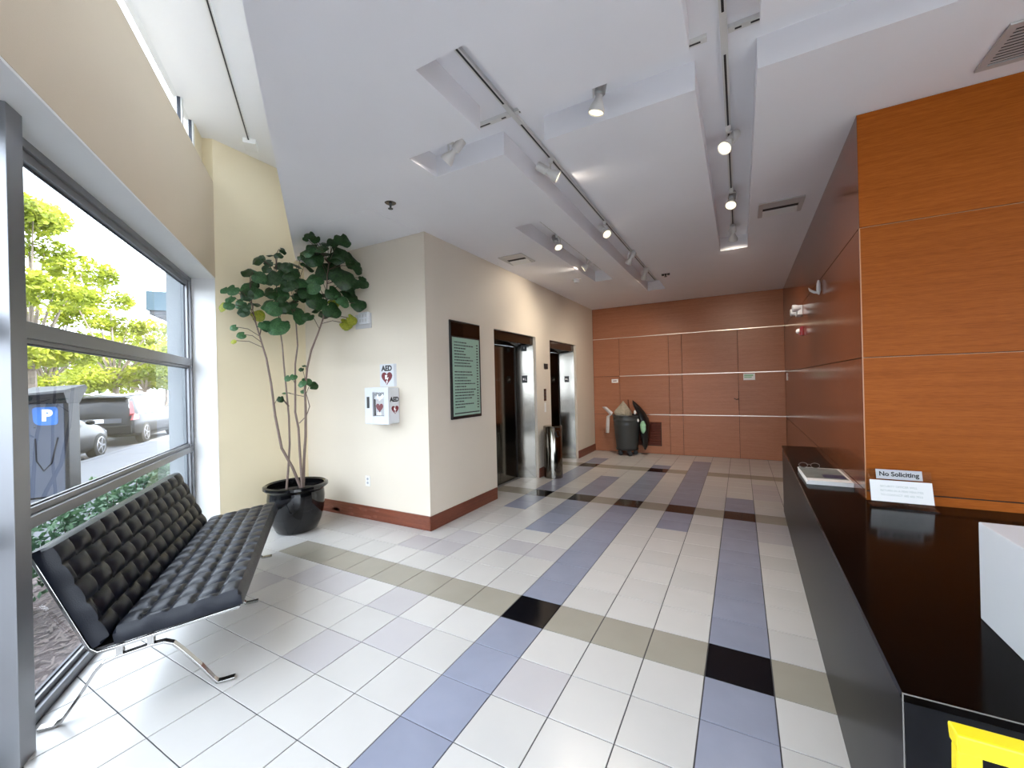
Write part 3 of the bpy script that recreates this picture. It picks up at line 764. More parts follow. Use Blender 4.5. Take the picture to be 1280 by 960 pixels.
b = MB(); q0 = W(0, *Js); b.prism([(Js[0] - 0.010, Js[1]), (bt[0] - 0.010, bt[1]), (bt[0], bt[1] + 0.002), (Js[0], Js[1] + 0.002)], SB0 + 0.02, SB1 - 0.02, lambda u, v, t: W(t, u, v)); b.build('back_sling', 'black', bench)
for k, s in enumerate((-2.735, -1.845, -0.875)):
    fn = lambda u, v, w, s=s: W(s + w, u, v)
    path = [(bt[0] - 0.012, bt[1] + 0.004), (-1.11, 0.555), (Js[0] - 0.035, Js[1] + 0.045), (Js[0] - 0.018, Js[1] + 0.008), (Js[0] + 0.01, Js[1] - 0.016), (-0.93, Js[1] - 0.010), (-0.70, 0.345), (Fs[0] - 0.01, Fs[1] - 0.018)]
    b = MB(); b.ribbon(path, 0.016, 0.014, fn); b.build('side_frame', 'chrome', bench, bevel=0.002)
for k, s in enumerate((-2.713, -1.845, -0.971)):
    fn = lambda u, v, w, s=s: W(s + w, u, v)
    leg = [(-1.205, 0.010), (-1.150, 0.008), (-1.125, 0.020), (-1.060, 0.118), (-1.005, 0.212), (-0.975, 0.243), (-0.930, 0.258), (-0.800, 0.278), (-0.745, 0.280), (-0.710, 0.262), (-0.670, 0.212), (-0.600, 0.115), (-0.548, 0.032), (-0.530, 0.010), (-0.505, 0.008), (-0.452, 0.010)]
    b = MB(); b.ribbon(leg, 0.034, 0.012, fn); b.build('leg', 'chrome', bench, bevel=0.002)
    for u in (-0.915, -0.797):
        zb = 0.260 + (u + 0.93) * 0.155; zt_ = Js[1] + (u - Js[0]) * 0.135 - 0.012
        b = MB(); b.prism([(u - 0.013, zb), (u + 0.013, zb), (u + 0.013, zt_), (u - 0.013, zt_)], s - 0.013, s + 0.013, lambda p, v, t: W(t, p, v)); b.build('stud', 'chrome', bench)

# ---- potted plant
PC = Vector((-4.255, 2.775, 0))
plant = thing('potted_plant', 'tall leafy potted tree in a glossy black pot in the corner by the window', 'plant', PC)
prof = [(0.0, 0.0), (0.175, 0.0), (0.205, 0.018), (0.245, 0.11), (0.275, 0.24), (0.283, 0.36), (0.275, 0.435), (0.300, 0.455), (0.320, 0.475), (0.318, 0.50), (0.297, 0.510), (0.276, 0.497), (0.270, 0.44), (0.268, 0.40)]
b = MB(); b.lathe(prof, PC, 40, cap=False); b.build('pot', 'pot', plant, smooth=True)
b = MB(); b.lathe([(0.0, 0.425), (0.14, 0.43), (0.269, 0.415)], PC, 24, cap=False); b.build('soil', 'soil', plant)
Vf = Vector((PC.x, PC.y, 0)).normalized()          # away from the camera
def px(x, y, dep=0.0):
    # point on the upright plane through the pot (moved back by dep) for photo position x, y
    ray = _r * ((x - 640) / 514.95) - _u * ((y - 480) / 514.95) + _f
    c = Vector((0, 0, CAM_H)); p0 = PC + Vf * dep
    return c + ray * ((p0 - c).dot(Vf) / ray.dot(Vf))
def stem(pts, r0, r1, m='bark'):
    P3 = [px(x, y, d) for x, y, d in pts]; q = []
    for i in range(len(P3) - 1):
        for k in range(3): q.append(P3[i].lerp(P3[i + 1], k / 3))
    q.append(P3[-1]); nq = len(q)
    b = MB(); b.tube(q, [0.78 * (r0 + (r1 - r0) * i / (nq - 1)) for i in range(nq)], 7); b.build('stem', m, plant, smooth=True); return q
ST = []
ST.append(stem([(377, 612, 0), (366, 585, 0), (352, 560, 0), (344, 520, .02), (339, 480, .02), (333, 448, .02), (327, 428, .03), (320, 405, .03), (316, 388, .04), (312, 362, .04)], 0.021, 0.006))
ST.append(stem([(358, 614, .02), (360, 590, .03), (362, 555, .04), (361, 520, .05), (358, 488, .05), (355, 458, .05), (353, 432, .05), (350, 412, .06), (347, 385, .06), (345, 345, .06), (345, 318, .06)], 0.016, 0.005))
ST.append(stem([(378, 610, -.02), (375, 570, -.02), (373, 535, .0), (369, 515, .0), (369, 480, .0), (369, 455, .0), (372, 432, .0), (370, 404, .0), (366, 385, .02), (372, 360, .02)], 0.018, 0.006))
ST.append(stem([(379, 610, 0), (380, 575, 0), (382, 545, -.02), (382, 515, -.04), (381, 487, -.04), (384, 460, -.04), (389, 438, -.05), (397, 418, -.05), (404, 398, -.06), (408, 375, -.06), (409, 345, -.06), (412, 322, -.05), (416, 306, -.05)], 0.020, 0.006))
ST.append(stem([(374, 529, 0), (383, 520, -.03), (387, 508, -.05), (384, 496, -.05), (382, 490, -.04)], 0.008, 0.005))
b = MB(); b.tube([px(361, 491, .04), px(369, 493.5, .02), (px(382, 496, -.02))], 0.004, 5); b.build('twig', 'bark_d', plant)
b = MB(); b.tube([px(361, 508, .05), px(356, 502, .02), px(352, 497, 0)], 0.008, 5); b.build('twig', 'bark_d', plant)
# leaves: rounded, cupped, wavy blades
def leaf_mesh(seed, m):
    rs = random.Random(seed); b = MB(); v = [(0, 0, 0)]; f = []
    K = 18; ph = rs.uniform(0, 6); wa = rs.uniform(0.06, 0.13)
    for ring in (0.38, 0.72, 1.0):
        for k in range(K):
            a = 2 * pi * k / K
            r = ring * (1.0 + 0.10 * math.cos(a) + 0.05 * math.cos(3 * a + ph) * ring)
            if k == 0: r *= 0.62      # notch at the stalk
            if k in (1, K - 1): r *= 0.95
            x = -r * math.cos(a) * 1.05 + 0.5; y = r * math.sin(a)
            z = -0.30 * r * r * abs(math.sin(a)) ** 1.3 * (1 if seed % 2 else 0.6) - 0.22 * max(0, x - 0.5) ** 2 + wa * ring * math.sin(4 * a + ph) * ring
            v.append((x, y, z + 0.04 * (1 - ring)))
    v[0] = (0.5, 0, 0.03)
    for k in range(K):
        k2 = (k + 1) % K
        f.append((0, 1 + k, 1 + k2))
        for g in range(2): f.append((1 + g * K + k, 1 + (g + 1) * K + k, 1 + (g + 1) * K + k2, 1 + g * K + k2))
    b.add(v, f)
    me_o = b.build('leaf', m, plant, local=True, smooth=True)
    return me_o
proto = {}
for kd, m in (('d', 'leaf'), ('m', 'leaf_m'), ('y', 'leaf_y')):
    proto[kd] = [leaf_mesh(s + 10 * len(proto), m) for s in range(3)]
used = set()
C1 = lambda x, y, r, k='d': (270 + x / 6.4, 280 + y / 6.4, r / 6.4, k)
C2 = lambda x, y, r, k='m': (320 + x / 10.667, 430 + y / 10.667, r / 10.667, k)
LV = [C1(1015,130,60),C1(745,92,38),C1(790,122,35),C1(880,158,45),C1(935,148,40),C1(720,215,60),C1(850,230,72),C1(770,272,72),C1(740,340,52),C1(990,250,62),C1(1090,300,62),C1(1140,360,42),C1(960,312,62),C1(870,372,72),C1(920,372,62),C1(1025,430,88),C1(1060,470,60),C1(1130,480,35),C1(1180,470,48),C1(1040,548,38),C1(940,555,56),C1(950,622,45,'y'),C1(1020,620,50,'m'),C1(1095,590,46),C1(1145,645,55),C1(670,460,62,'m'),C1(790,440,62,'m'),C1(720,530,72),C1(770,510,52,'m'),C1(640,585,50),C1(800,610,72),C1(820,668,60),C1(880,720,50),C1(930,690,66),C1(1045,802,46,'y'),C1(1092,768,42,'y'),C1(655,715,80,'m'),C1(600,640,52),C1(730,740,42),C1(610,490,42),C1(560,500,42),C1(330,285,50),C1(415,310,32),C1(450,250,40),C1(500,250,32),C1(540,215,27),C1(260,385,50),C1(400,360,32),C1(360,430,52,'m'),C1(430,440,52),C1(500,420,62),C1(580,390,70),C1(640,330,52),C1(270,520,64,'m'),C1(240,570,46),C1(410,540,42),C1(440,560,42),C1(520,560,56,'m'),C1(410,640,56,'m'),C1(460,680,56,'m'),C1(510,650,60,'m'),C1(540,680,42),C1(310,640,44),C1(190,640,42,'m'),C1(215,700,42),C1(340,730,46,'y'),C1(66,530,32,'m'),C1(130,530,42,'m'),C1(110,600,36,'m'),C1(45,665,36,'y'),C1(100,650,36,'m'),C1(410,810,50,'m'),C1(372,800,36),C1(490,820,74,'m'),C1(550,790,32),C1(140,830,26,'m'),C1(200,890,30,'m'),C1(137,940,20,'y'),C1(680,268,26),C1(510,330,40),C1(681,590,42),C1(560,345,45),C1(300,480,40),C1(860,560,40),C1(690,500,50),
      C2(420,460,40),C2(500,440,42),C2(610,530,52),C2(690,490,58),C2(650,290,32,'d'),C2(600,340,30,'d'),C2(770,550,56,'d'),C2(400,650,50),C2(330,740,40,'d'),C2(622,630,30)]
rs = random.Random(77)
for (x, y, r, k) in list(LV[:78]):
    if rs.random() < 0.42 and k != 'y': LV.append((x + rs.uniform(-9, 9), y + rs.uniform(-7, 7), r * rs.uniform(0.5, 0.85), rs.choice('dddm')))
rs = random.Random(21)
for (x, y, r, k) in LV:
    dep = rs.uniform(-0.20, 0.14)
    for _ in range(24):
        c = px(x, y, dep)
        zc = (c - Vector((0, 0, CAM_H))).dot(_f); rad = r * zc / 514.95 * 1.12
        if c.z < H - 0.05 - 0.45 * rad and c.y < YA - 0.9 * rad - 0.02 and c.x > -4.9 + rad and c.dot(Nd) > NB + 0.8 * rad: break
        dep -= 0.05
    best = min((q for s in ST for q in s if q.z > 1.35), key=lambda q: (q - c - Vector((0, 0, -0.10))).length)
    out = (c - best); out.z *= 0.3
    if out.length < 0.03: out = Vector((rs.uniform(-1, 1), rs.uniform(-1, 1), 0))
    out.normalize()
    # blade normal: mostly up and towards the light, drooping outwards
    nrm = (Vector((0, 0, 1)) * rs.uniform(0.05, 0.75) - Vf * rs.uniform(0.35, 1.3) + out * rs.uniform(0.1, 0.6) + Vector((rs.uniform(-.35, .35), rs.uniform(-.35, .35), 0))).normalized()
    xa = (out + Vector((0, 0, -0.55)) + Vector((rs.uniform(-.3, .3), rs.uniform(-.3, .3), 0))); xa = (xa - nrm * xa.dot(nrm)).normalized(); ya = nrm.cross(xa)
    i = rs.randrange(3); pr = proto[k][i]
    if (k, i) in used: o = pr.copy(); COL.objects.link(o)
    else: o = pr; used.add((k, i))
    mt = Matrix((xa, ya, nrm)).transposed().to_4x4(); base = c - xa * rad * 0.5
    o.matrix_local = Matrix.Translation(base - PC) @ mt @ Matrix.Scale(rad, 4)
    mid = best.lerp(base, 0.5) + Vector((0, 0, 0.03))
    b = MB(); b.tube([best, mid, base], 0.0032, 4); b.build('leaf_stalk', 'bark_d', plant)
for k in proto:
    for i in range(3):
        if (k, i) not in used: bpy.data.objects.remove(proto[k][i])

# ---- defibrillator cabinet and its flag sign on the short white wall
aed = thing('defibrillator_cabinet', 'white wall cabinet with a window in its door and red heart on its side', 'cabinet', (-3.46, YA - 0.1, 1.13))
y0 = YA - 0.172
b = MB(); b.box(-3.633, -3.286, y0 + 0.030, YA - 0.001, 1.130, 1.520); b.build('case', 'whitebox', aed, bevel=0.012)
mb = MB()
for (a, c, e, f_) in ((-3.637, -3.520, 1.126, 1.524), (-3.345, -3.282, 1.126, 1.524), (-3.520, -3.345, 1.126, 1.215), (-3.520, -3.345, 1.470, 1.524)): mb.box(a, c, y0, y0 + 0.028, e, f_)
dr_ = mb.build('door', 'whitebox', aed, bevel=0.004)
b = MB(); b.box(-3.522, -3.343, y0 + 0.010, y0 + 0.013, 1.213, 1.472); b.build('pane', 'glass_d', dr_)
b = MB(); b.box(-3.602, -3.566, y0 - 0.006, y0 + 0.002, 1.300, 1.425); b.build('handle', 'black', dr_, bevel=0.002)
b = MB(); b.box(-3.520, -3.345, y0 + 0.0285, y0 + 0.0295, 1.215, 1.470); b.build('dark_lining', 'dgrey', aed)
text('cabinet_lettering', 'AED', 0.068, 'ink', aed, lambda x, y, z: Vector((-3.2856 + z, YA - 0.078 + x, 1.390 + y)), bold=0.0035)
hp = heart(0.105)
b = MB(); b.prism(hp, -3.2862, -3.2852, lambda u, v, t: Vector((t, YA - 0.072 + u, 1.275 + v))); b.build('heart', 'red', aed)
b = MB(); b.prism([(x * 0.11, y * 0.11) for x, y in BOLT], -3.2851, -3.2846, lambda u, v, t: Vector((t, YA - 0.072 + u, 1.275 + v))); b.build('bolt', 'sign_w', aed)
dv = thing('defibrillator', 'portable defibrillator with a red front inside the white cabinet', 'defibrillator', (-3.43, y0 + 0.022, 1.217))
b = MB(); b.box(-3.505, -3.355, y0 + 0.015, y0 + 0.028, 1.218, 1.430); b.build('body', 'grey', dv, bevel=0.004)
b = MB(); b.prism([(-3.428 + x, 1.300 + y) for x, y in heart(0.11)], y0 + 0.0142, y0 + 0.0152, lambda u, v, t: Vector((u, t, v))); b.build('heart', 'red', dv)
b = MB(); b.prism([(-3.47, 1.43), (-3.43, 1.375), (-3.36, 1.43), (-3.38, 1.455), (-3.43, 1.41), (-3.455, 1.455)], y0 + 0.0142, y0 + 0.0154, lambda u, v, t: Vector((u, t, v))); b.build('strap', 'paper', dv)
b = MB(); b.box(-3.465, -3.405, y0 + 0.0140, y0 + 0.0152, 1.222, 1.255); b.build('label', 'paper', dv)
b = MB(); b.box(-3.505, -3.485, y0 + 0.0140, y0 + 0.0152, 1.22, 1.40); b.build('grip', 'black', dv)
fs = thing('defibrillator_sign', 'small white wall sign with black letters and a red heart above the cabinet', 'sign', (-3.45, YA - 0.02, 1.53))
b = MB(); b.box(-3.567, -3.352, YA - 0.012, YA - 0.001, 1.533, 1.785); b.build('plate', 'whitebox', fs, bevel=0.002)
b = MB(); b.add([(-3.352, YA - 0.012, 1.533), (-3.322, YA - 0.001, 1.533), (-3.322, YA - 0.001, 1.785), (-3.352, YA - 0.012, 1.785), (-3.352, YA - 0.001, 1.533), (-3.352, YA - 0.001, 1.785)], [(0, 1, 2, 3), (0, 4, 1), (3, 2, 5), (0, 3, 5, 4), (1, 4, 5, 2)]); b.build('flange', 'grey', fs)
text('sign_lettering', 'AED', 0.082, 'ink', fs, lambda x, y, z: Vector((-3.458 + x, YA - 0.0125 - z, 1.735 + y)), bold=0.004)
b = MB(); b.prism(heart(0.165), YA - 0.0135, YA - 0.0121, lambda u, v, t: Vector((-3.458 + u, t, 1.620 + v))); b.build('heart', 'red', fs)
b = MB(); b.prism([(x * 0.17, y * 0.17) for x, y in BOLT], YA - 0.0142, YA - 0.0136, lambda u, v, t: Vector((-3.458 + u, t, 1.620 + v))); b.build('bolt', 'sign_w', fs)
# outlet
ou = thing('power_outlet', 'ivory wall outlet low on the white wall under the defibrillator cabinet', 'outlet', (-3.811, YA, 0.39))
b = MB(); b.box(-3.847, -3.775, YA - 0.006, YA - 0.0005, 0.384, 0.502); b.build('cover_plate', 'white', ou, bevel=0.0015)
for z in (0.420, 0.466):
    b = MB(); b.lathe([(0.0, -0.0075), (0.015, -0.0075), (0.017, -0.006)], (-3.811, YA, z), 14, 'y', cap=False); s_ = b.build('socket', 'grey', ou)
    b = MB(); b.box(-3.819, -3.816, YA - 0.0082, YA - 0.0072, z - 0.006, z + 0.007); b.box(-3.807, -3.804, YA - 0.0082, YA - 0.0072, z - 0.006, z + 0.007); b.build('slot', 'black', s_)
# alarm sounder half hidden by the plant
sd_ = thing('alarm_sounder', 'small white alarm sounder on a grey plate high on the white wall behind the plant', 'alarm', (-3.80, YA, 2.22))
b = MB(); b.box(-3.950, -3.690, YA - 0.010, YA - 0.0005, 2.215, 2.385); b.build('back_plate', 'grey', sd_, bevel=0.002)
b = MB(); b.box(-3.850, -3.700, YA - 0.050, YA - 0.010, 2.262, 2.395); hb = b.build('horn', 'whitebox', sd_, bevel=0.006)
for i in range(3):
    for j in range(2):
        b = MB(); b.box(-3.838 + i * 0.045, -3.805 + i * 0.045, YA - 0.052, YA - 0.0495, 2.278 + j * 0.055, 2.318 + j * 0.055); b.build('louvre', 'grey', hb)

# ---- directory board
db = thing('directory_board', 'tall framed tenant directory with a brown header on the lift wall', 'directory', (XE, 4.055, 1.13))
Y0, Y1, Z0, Z1 = 3.752, 4.362, 1.137, 2.279
b = MB(); b.box(XE + 0.0005, XE + 0.020, Y0, Y1, Z0, Z1); b.build('case', 'black', db, bevel=0.002)
b = MB(); b.box(XE + 0.020, XE + 0.0225, Y0 + 0.03, Y1 - 0.03, Z0 + 0.035, 2.085); cd = b.build('listing_card', 'mint', db)
b = MB(); b.box(XE + 0.020, XE + 0.0235, Y0 + 0.012, Y1 - 0.012, 2.10, Z1 - 0.012); b.build('header', 'brown_g', db)
rs = random.Random(4); mb = MB()
z = 2.03; row = 0
while z > Z0 + 0.10:
    row += 1
    if row != 10:
        y = Y0 + 0.065; L = rs.uniform(0.16, 0.40)
        while y < Y0 + 0.065 + L:
            wl_ = rs.uniform(0.014, 0.05); mb.box(XE + 0.0225, XE + 0.0230, y, y + wl_, z - 0.0065, z + 0.0065); y += wl_ + 0.007
    mb.box(XE + 0.0225, XE + 0.0230, Y1 - 0.095, Y1 - 0.06, z - 0.022, z - 0.008)
    z -= 0.0345
mb.box(XE + 0.0225, XE + 0.0230, Y0 + 0.05, Y1 - 0.05, Z0 + 0.058, Z0 + 0.072)
mb.build('listing_lines', 'dgrey', cd)['kind'] = 'stuff'
b = MB(); b.box(XE + 0.0245, XE + 0.0265, Y0 + 0.01, Y1 - 0.01, Z0 + 0.012, Z1 - 0.012); b.build('glass_front', 'glass_d', db)

# ---- lift call fittings on the pier between the lifts
it = thing('floor_indicator', 'small black floor indicator high on the pier between the lifts', 'indicator', (XE, 6.398, 1.77))
b = MB(); b.box(XE + 0.0005, XE + 0.012, 6.325, 6.472, 1.772, 1.862); b.build('housing', 'black', it, bevel=0.002)
b = MB(); b.box(XE + 0.012, XE + 0.0130, 6.415, 6.445, 1.80, 1.832); b.build('lens', 'dgrey', it)
cp = thing('call_panel', 'slim steel lift call panel with a dark button column between the lifts', 'call panel', (XE, 6.34, 1.25))
b = MB(); b.box(XE + 0.0005, XE + 0.006, 6.295, 6.385, 1.235, 1.435); b.build('face_plate', 'steel', cp, bevel=0.001)
for z in (1.28, 1.335, 1.39):
    b = MB(); b.lathe([(0.0, 0.011), (0.016, 0.011), (0.019, 0.006)], (XE, 6.34, z), 12, 'x', cap=False); b.build('button', 'black', cp)
nt2 = tag((lambda b: b.box(XE + 0.0005, XE + 0.003, 6.312, 6.372, 1.045, 1.205))(MB()).build('notice_card', 'paper'), 'narrow white card on the pier just below the lift call panel', 'notice')

# ---- stainless ash bin
ab = thing('ash_bin', 'slim stainless steel cylinder bin with a round opening between the lifts', 'bin', (-2.695, 6.19, 0))
b = MB(); b.lathe([(0.150, 0.0), (0.150, 0.812), (0.146, 0.820)], (-2.695, 6.19, 0), 32); b.build('body', 'steel', ab, smooth=True)
b = MB(); b.lathe([(0.152, 0.812), (0.154, 0.825), (0.142, 0.838), (0.0, 0.842)], (-2.695, 6.19, 0), 32, cap=False); b.build('top', 'steel', ab, smooth=True)
b = MB()
vv = []
for rr in (0.0, 1.0):
    pass
K = 20; ang0 = math.atan2(-6.19, 2.695) + 0.55
pts = []
for i in range(K):
    q = 2 * pi * i / K; da = math.cos(q) * 0.055 / 0.151; dz = math.sin(q) * 0.055
    for r_ in (0.1515, 0.1495):
        pts.append((-2.695 + r_ * math.cos(ang0 + da), 6.19 + r_ * math.sin(ang0 + da), 0.715 + dz))
b.add(pts, [tuple(2 * i for i in range(K))] + [(2 * i, 2 * ((i + 1) % K), 2 * ((i + 1) % K) + 1, 2 * i + 1) for i in range(K)])
b.build('opening', 'black', ab)

# ---- grey barrel bin with bags
BC = Vector((-2.10, 8.70, 0))
gb = thing('barrel_bin', 'large dark grey plastic barrel bin on a wheeled base against the back wall', 'bin', BC)
b = MB(); b.lathe([(0.205, 0.135), (0.215, 0.16), (0.262, 0.62), (0.268, 0.64), (0.262, 0.66), (0.270, 0.72), (0.278, 0.735), (0.272, 0.75), (0.276, 0.80), (0.290, 0.808), (0.290, 0.835), (0.272, 0.838), (0.255, 0.66)], BC, 32, cap=False); b.build('barrel', 'dgrey', gb, smooth=True)
b = MB(); b.lathe([(0.0, 0.11), (0.225, 0.11), (0.23, 0.14), (0.0, 0.14)], BC, 24, cap=False); b.build('dolly', 'black', gb, smooth=True)
for k in range(5):
    a = 2 * pi * k / 5 + 0.3; c = BC + Vector((math.cos(a) * 0.17, math.sin(a) * 0.17, 0.045))
    b = MB(); b.lathe([(0.0, -0.015), (0.045, -0.015), (0.045, 0.015), (0.0, 0.015)], c, 14, 'y', cap=False); cs = b.build('caster', 'black', gb)
    b = MB(); b.box(c.x - 0.012, c.x + 0.012, c.y - 0.022, c.y + 0.022, 0.05, 0.112); b.build('fork', 'dgrey', cs)
def crumple(c, sc, seed, seg=20, rings=12, k=0.22):
    rs = random.Random(seed); b = MB(); b.sphere((0, 0, 0), 1.0, seg, rings)
    ph = [rs.uniform(0, 6) for _ in range(6)]
    out = []
    for p in b.v:
        a = math.atan2(p.y, p.x)
        d = 1 + k * (0.5 * math.sin(5 * a + ph[0] + 3 * p.z) + 0.35 * math.sin(9 * a + ph[1]) * (1 - abs(p.z)) + 0.3 * math.sin(7 * p.z + ph[2] + 2 * a))
        out.append(Vector((p.x * d * sc[0], p.y * d * sc[1], p.z * (1 + 0.3 * k * math.sin(3 * a + ph[3])) * sc[2])) + Vector(c))
    b.v = out; return b
b = crumple(BC + Vector((-0.06, -0.05, 0.865)), (0.165, 0.165, 0.15), 1)
for p in b.v:
    if p.z > BC.z + 0.9: t = (p.z - 0.9) / 0.12; p.x = BC.x - 0.06 + (p.x - BC.x + 0.06) * (1 - 0.6 * min(1, t)); p.y = BC.y + (p.y - BC.y) * (1 - 0.6 * min(1, t)); p.z += 0.10 * min(1, t)
tag(b.build('trash_bag', 'bagclear', smooth=True), 'clear trash bag heaped above the rim of the grey barrel bin', 'bag')
b = crumple(BC + Vector((0.355, 0.030, 0.63)), (0.095, 0.15, 0.50), 2, k=0.16)
for p in b.v:
    t = max(0, (p.z - 0.62) / 0.5); p.x -= 0.24 * t * t
    if p.z > 0.62: p.y = BC.y + (p.y - BC.y) * (1 - 0.45 * t)
    p.x = max(p.x, BC.x + (0.296 if p.z < 0.842 else 0.13))
hgb = tag(b.build('caddy_bag', 'bagblack', smooth=True), 'black caddy bag slung down the right side of the grey barrel bin', 'bag')
b = MB(); b.tube([BC + Vector((0.10, 0.16, 0.35)), BC + Vector((0.02, 0.19, 0.95)), BC + Vector((-0.01, 0.20, 1.14))], 0.011, 8)
tag(b.build('broom_handle', 'stick', smooth=True), 'red brown stick handle leaning up out of the grey barrel bin', 'handle')
b = MB()
g0 = BC + Vector((0.345, -0.145, 0.58))
b = crumple(g0 + Vector((0.02, -0.01, 0.02)), (0.052, 0.02, 0.125), 5, 14, 10, 0.25)
tag(b.build('rubber_glove', 'gglove', smooth=True), 'pale green rubber glove hanging on the black bag of the barrel bin', 'glove')
for k, (dx, z) in enumerate(((0.215, 0.90), (0.275, 0.735))):
    b = crumple(BC + Vector((dx, -0.175, z)), (0.022, 0.018, 0.045 - 0.012 * k), 8 + k, 10, 8, 0.2)
    tag(b.build('spray_nozzle', 'sign_w', smooth=True), ('upper' if k == 0 else 'lower') + ' of two small white nozzles poking from the black bag', 'nozzle')
b = MB(); rs = random.Random(9)
cc = BC + Vector((-0.335, -0.09, 0))
prof_ = [(-0.10, 1.00), (0.02, 0.885), (0.03, 0.84), (-0.03, 0.80), (-0.035, 0.66), (-0.05, 0.45)]
vv = []
for x, z in prof_:
    wd_ = 0.05 if z > 0.86 else 0.035
    for e, d in ((-wd_, 0), (0, -0.025), (wd_, 0), (0, 0.02)): vv.append(cc + Vector((x + e + rs.uniform(-.008, .008), d, z)))
b.add(vv, [(i * 4 + k, i * 4 + (k + 1) % 4, i * 4 + 4 + (k + 1) % 4, i * 4 + 4 + k) for i in range(len(prof_) - 1) for k in range(4)] + [(3, 2, 1, 0), (20, 21, 22, 23)])
tag(b.build('rag', 'cloth', smooth=True), 'pale rag draped over the left rim of the grey barrel bin', 'rag')

# ---- small plates on the back wall
pl1 = thing('door_plate', 'tiny white plate with red print left on the back wall', 'sign', (-2.40, YB - 0.003, 1.50))
b = MB(); b.box(-2.477, -2.333, YB - 0.005, YB - 0.0005 + 0.004, 1.507, 1.587); b.build('plate', 'paper', pl1)
b = MB(); b.box(-2.445, -2.365, YB - 0.0058, YB - 0.0050, 1.538, 1.556); b.build('print', 'red', pl1)
pl2 = thing('exit_notice', 'small white notice with green print on the right of the back wall', 'sign', (0.15, YB - 0.003, 1.50))
b = MB(); b.box(0.052, 0.246, YB - 0.005, YB - 0.0005, 1.500, 1.625); b.build('plate', 'paper', pl2)
b = MB(); b.box(0.068, 0.215, YB - 0.0058, YB - 0.0050, 1.575, 1.605); b.box(0.068, 0.190, YB - 0.0058, YB - 0.0050, 1.545, 1.565); b.build('print', 'gglove', pl2)

# ---- fittings on the long side face of the wood block
def xs_(y): return xr(y) - 0.0005
em = thing('emergency_light', 'white twin head emergency light on the dark side face of the wood block', 'light', (xs_(6.3), 6.34, 2.30))
y = 6.34; x = xs_(y)
b = MB(); b.box(x - 0.055, x, y - 0.12, y + 0.12, 2.305, 2.425); b.build('housing', 'whitebox', em, bevel=0.008)
for k, (dy, dz) in enumerate(((-0.10, 0.03), (0.12, 0.01))):
    c = Vector((x - 0.075, y + dy, 2.40 + dz - 0.04))
    b = MB(); b.lathe([(0.0, 0.055), (0.028, 0.05), (0.046, 0.0), (0.046, -0.03), (0.0, -0.034)], c, 16, 'x', cap=False); hd = b.build('lamp_head', 'whitebox', em, smooth=True)
    b = MB(); b.lathe([(0.0, -0.036), (0.038, -0.0345)], c, 14, 'x', cap=False); b.build('lens', 'grey', hd)
y = 4.80; x = xs_(y)
sk = thing('side_sprinkler', 'white pointed fitting with a curved flange on the dark side face', 'fitting', (x, y, 2.30))
b = MB(); b.tube([(x - 0.020, y, 2.435), (x - 0.020, y, 2.40), (x - 0.020, y, 2.34), (x - 0.020, y, 2.30)], [0.008, 0.017, 0.019, 0.006], 10); b.build('body', 'whitebox', sk, smooth=True)
b = MB(); b.tube([(x - 0.100, y - 0.01, 2.372), (x - 0.085, y, 2.348), (x - 0.055, y, 2.326), (x - 0.020, y, 2.318)], [0.003, 0.011, 0.013, 0.011], 8); b.build('flange', 'whitebox', sk, smooth=True)
y = 6.23; x = xs_(y)
fa = thing('fire_alarm', 'small red fire alarm with a white lens below the emergency light', 'alarm', (x, y, 2.05))
b = MB(); b.box(x - 0.040, x, y - 0.05, y + 0.05, 2.045, 2.155); b.build('base', 'tail', fa, bevel=0.004)
b = MB(); b.sphere((x - 0.045, y, 2.10), 0.032, 12, 8); b.build('lens', 'sign_w', fa, smooth=True)
y = 8.6; x = xs_(y)
tag((lambda b: b.box(x - 0.010, x, y - 0.04, y + 0.04, 1.48, 1.61))(MB()).build('wall_switch', 'white', bevel=0.002), 'ivory wall switch at the far end of the dark side face', 'switch')

# ---- reception counter
ct = thing('reception_counter', 'long low black reception counter with a glossy top running past the wood wall', 'counter', (0.5, 3.2, 0))
def xl(y): return 0.329 + (y - 1.33) * 0.0165
CZ, CY0, CY1 = 0.750, 1.330, 5.62
poly = [(xl(CY0), CY0), (1.9, CY0), (1.9, YF - 0.001), (xr(YF) - 0.001, YF - 0.001), (xr(CY1) - 0.001, CY1), (xl(CY1), CY1)]
ins = [(xl(CY0) + 0.004, CY0 + 0.004), (1.89, CY0 + 0.004), (1.89, YF - 0.002), (xr(YF) - 0.002, YF - 0.002), (xr(CY1) - 0.002, CY1 - 0.004), (xl(CY1) + 0.004, CY1 - 0.004)]
b = MB(); flat(ins, 0.0, CZ - 0.022)(b); b.build('base', 'counter', ct)
b = MB(); flat(poly, CZ - 0.022, CZ)(b); b.build('worktop', 'ctop', ct, bevel=0.0012)
b = MB(); b.box(xl(CY0) - 0.0004, 1.9, CY0 - 0.0012, CY0 + 0.0002, CZ - 0.0025, CZ + 0.0002); b.build('worn_edge', 'edge', ct)
b = MB(); b.box(xl(CY0) - 0.0008, xl(CY0) + 0.0014, CY0 - 0.0008, CY0 + 0.0014, 0.0, CZ); b.build('corner_edge', 'edge', ct)
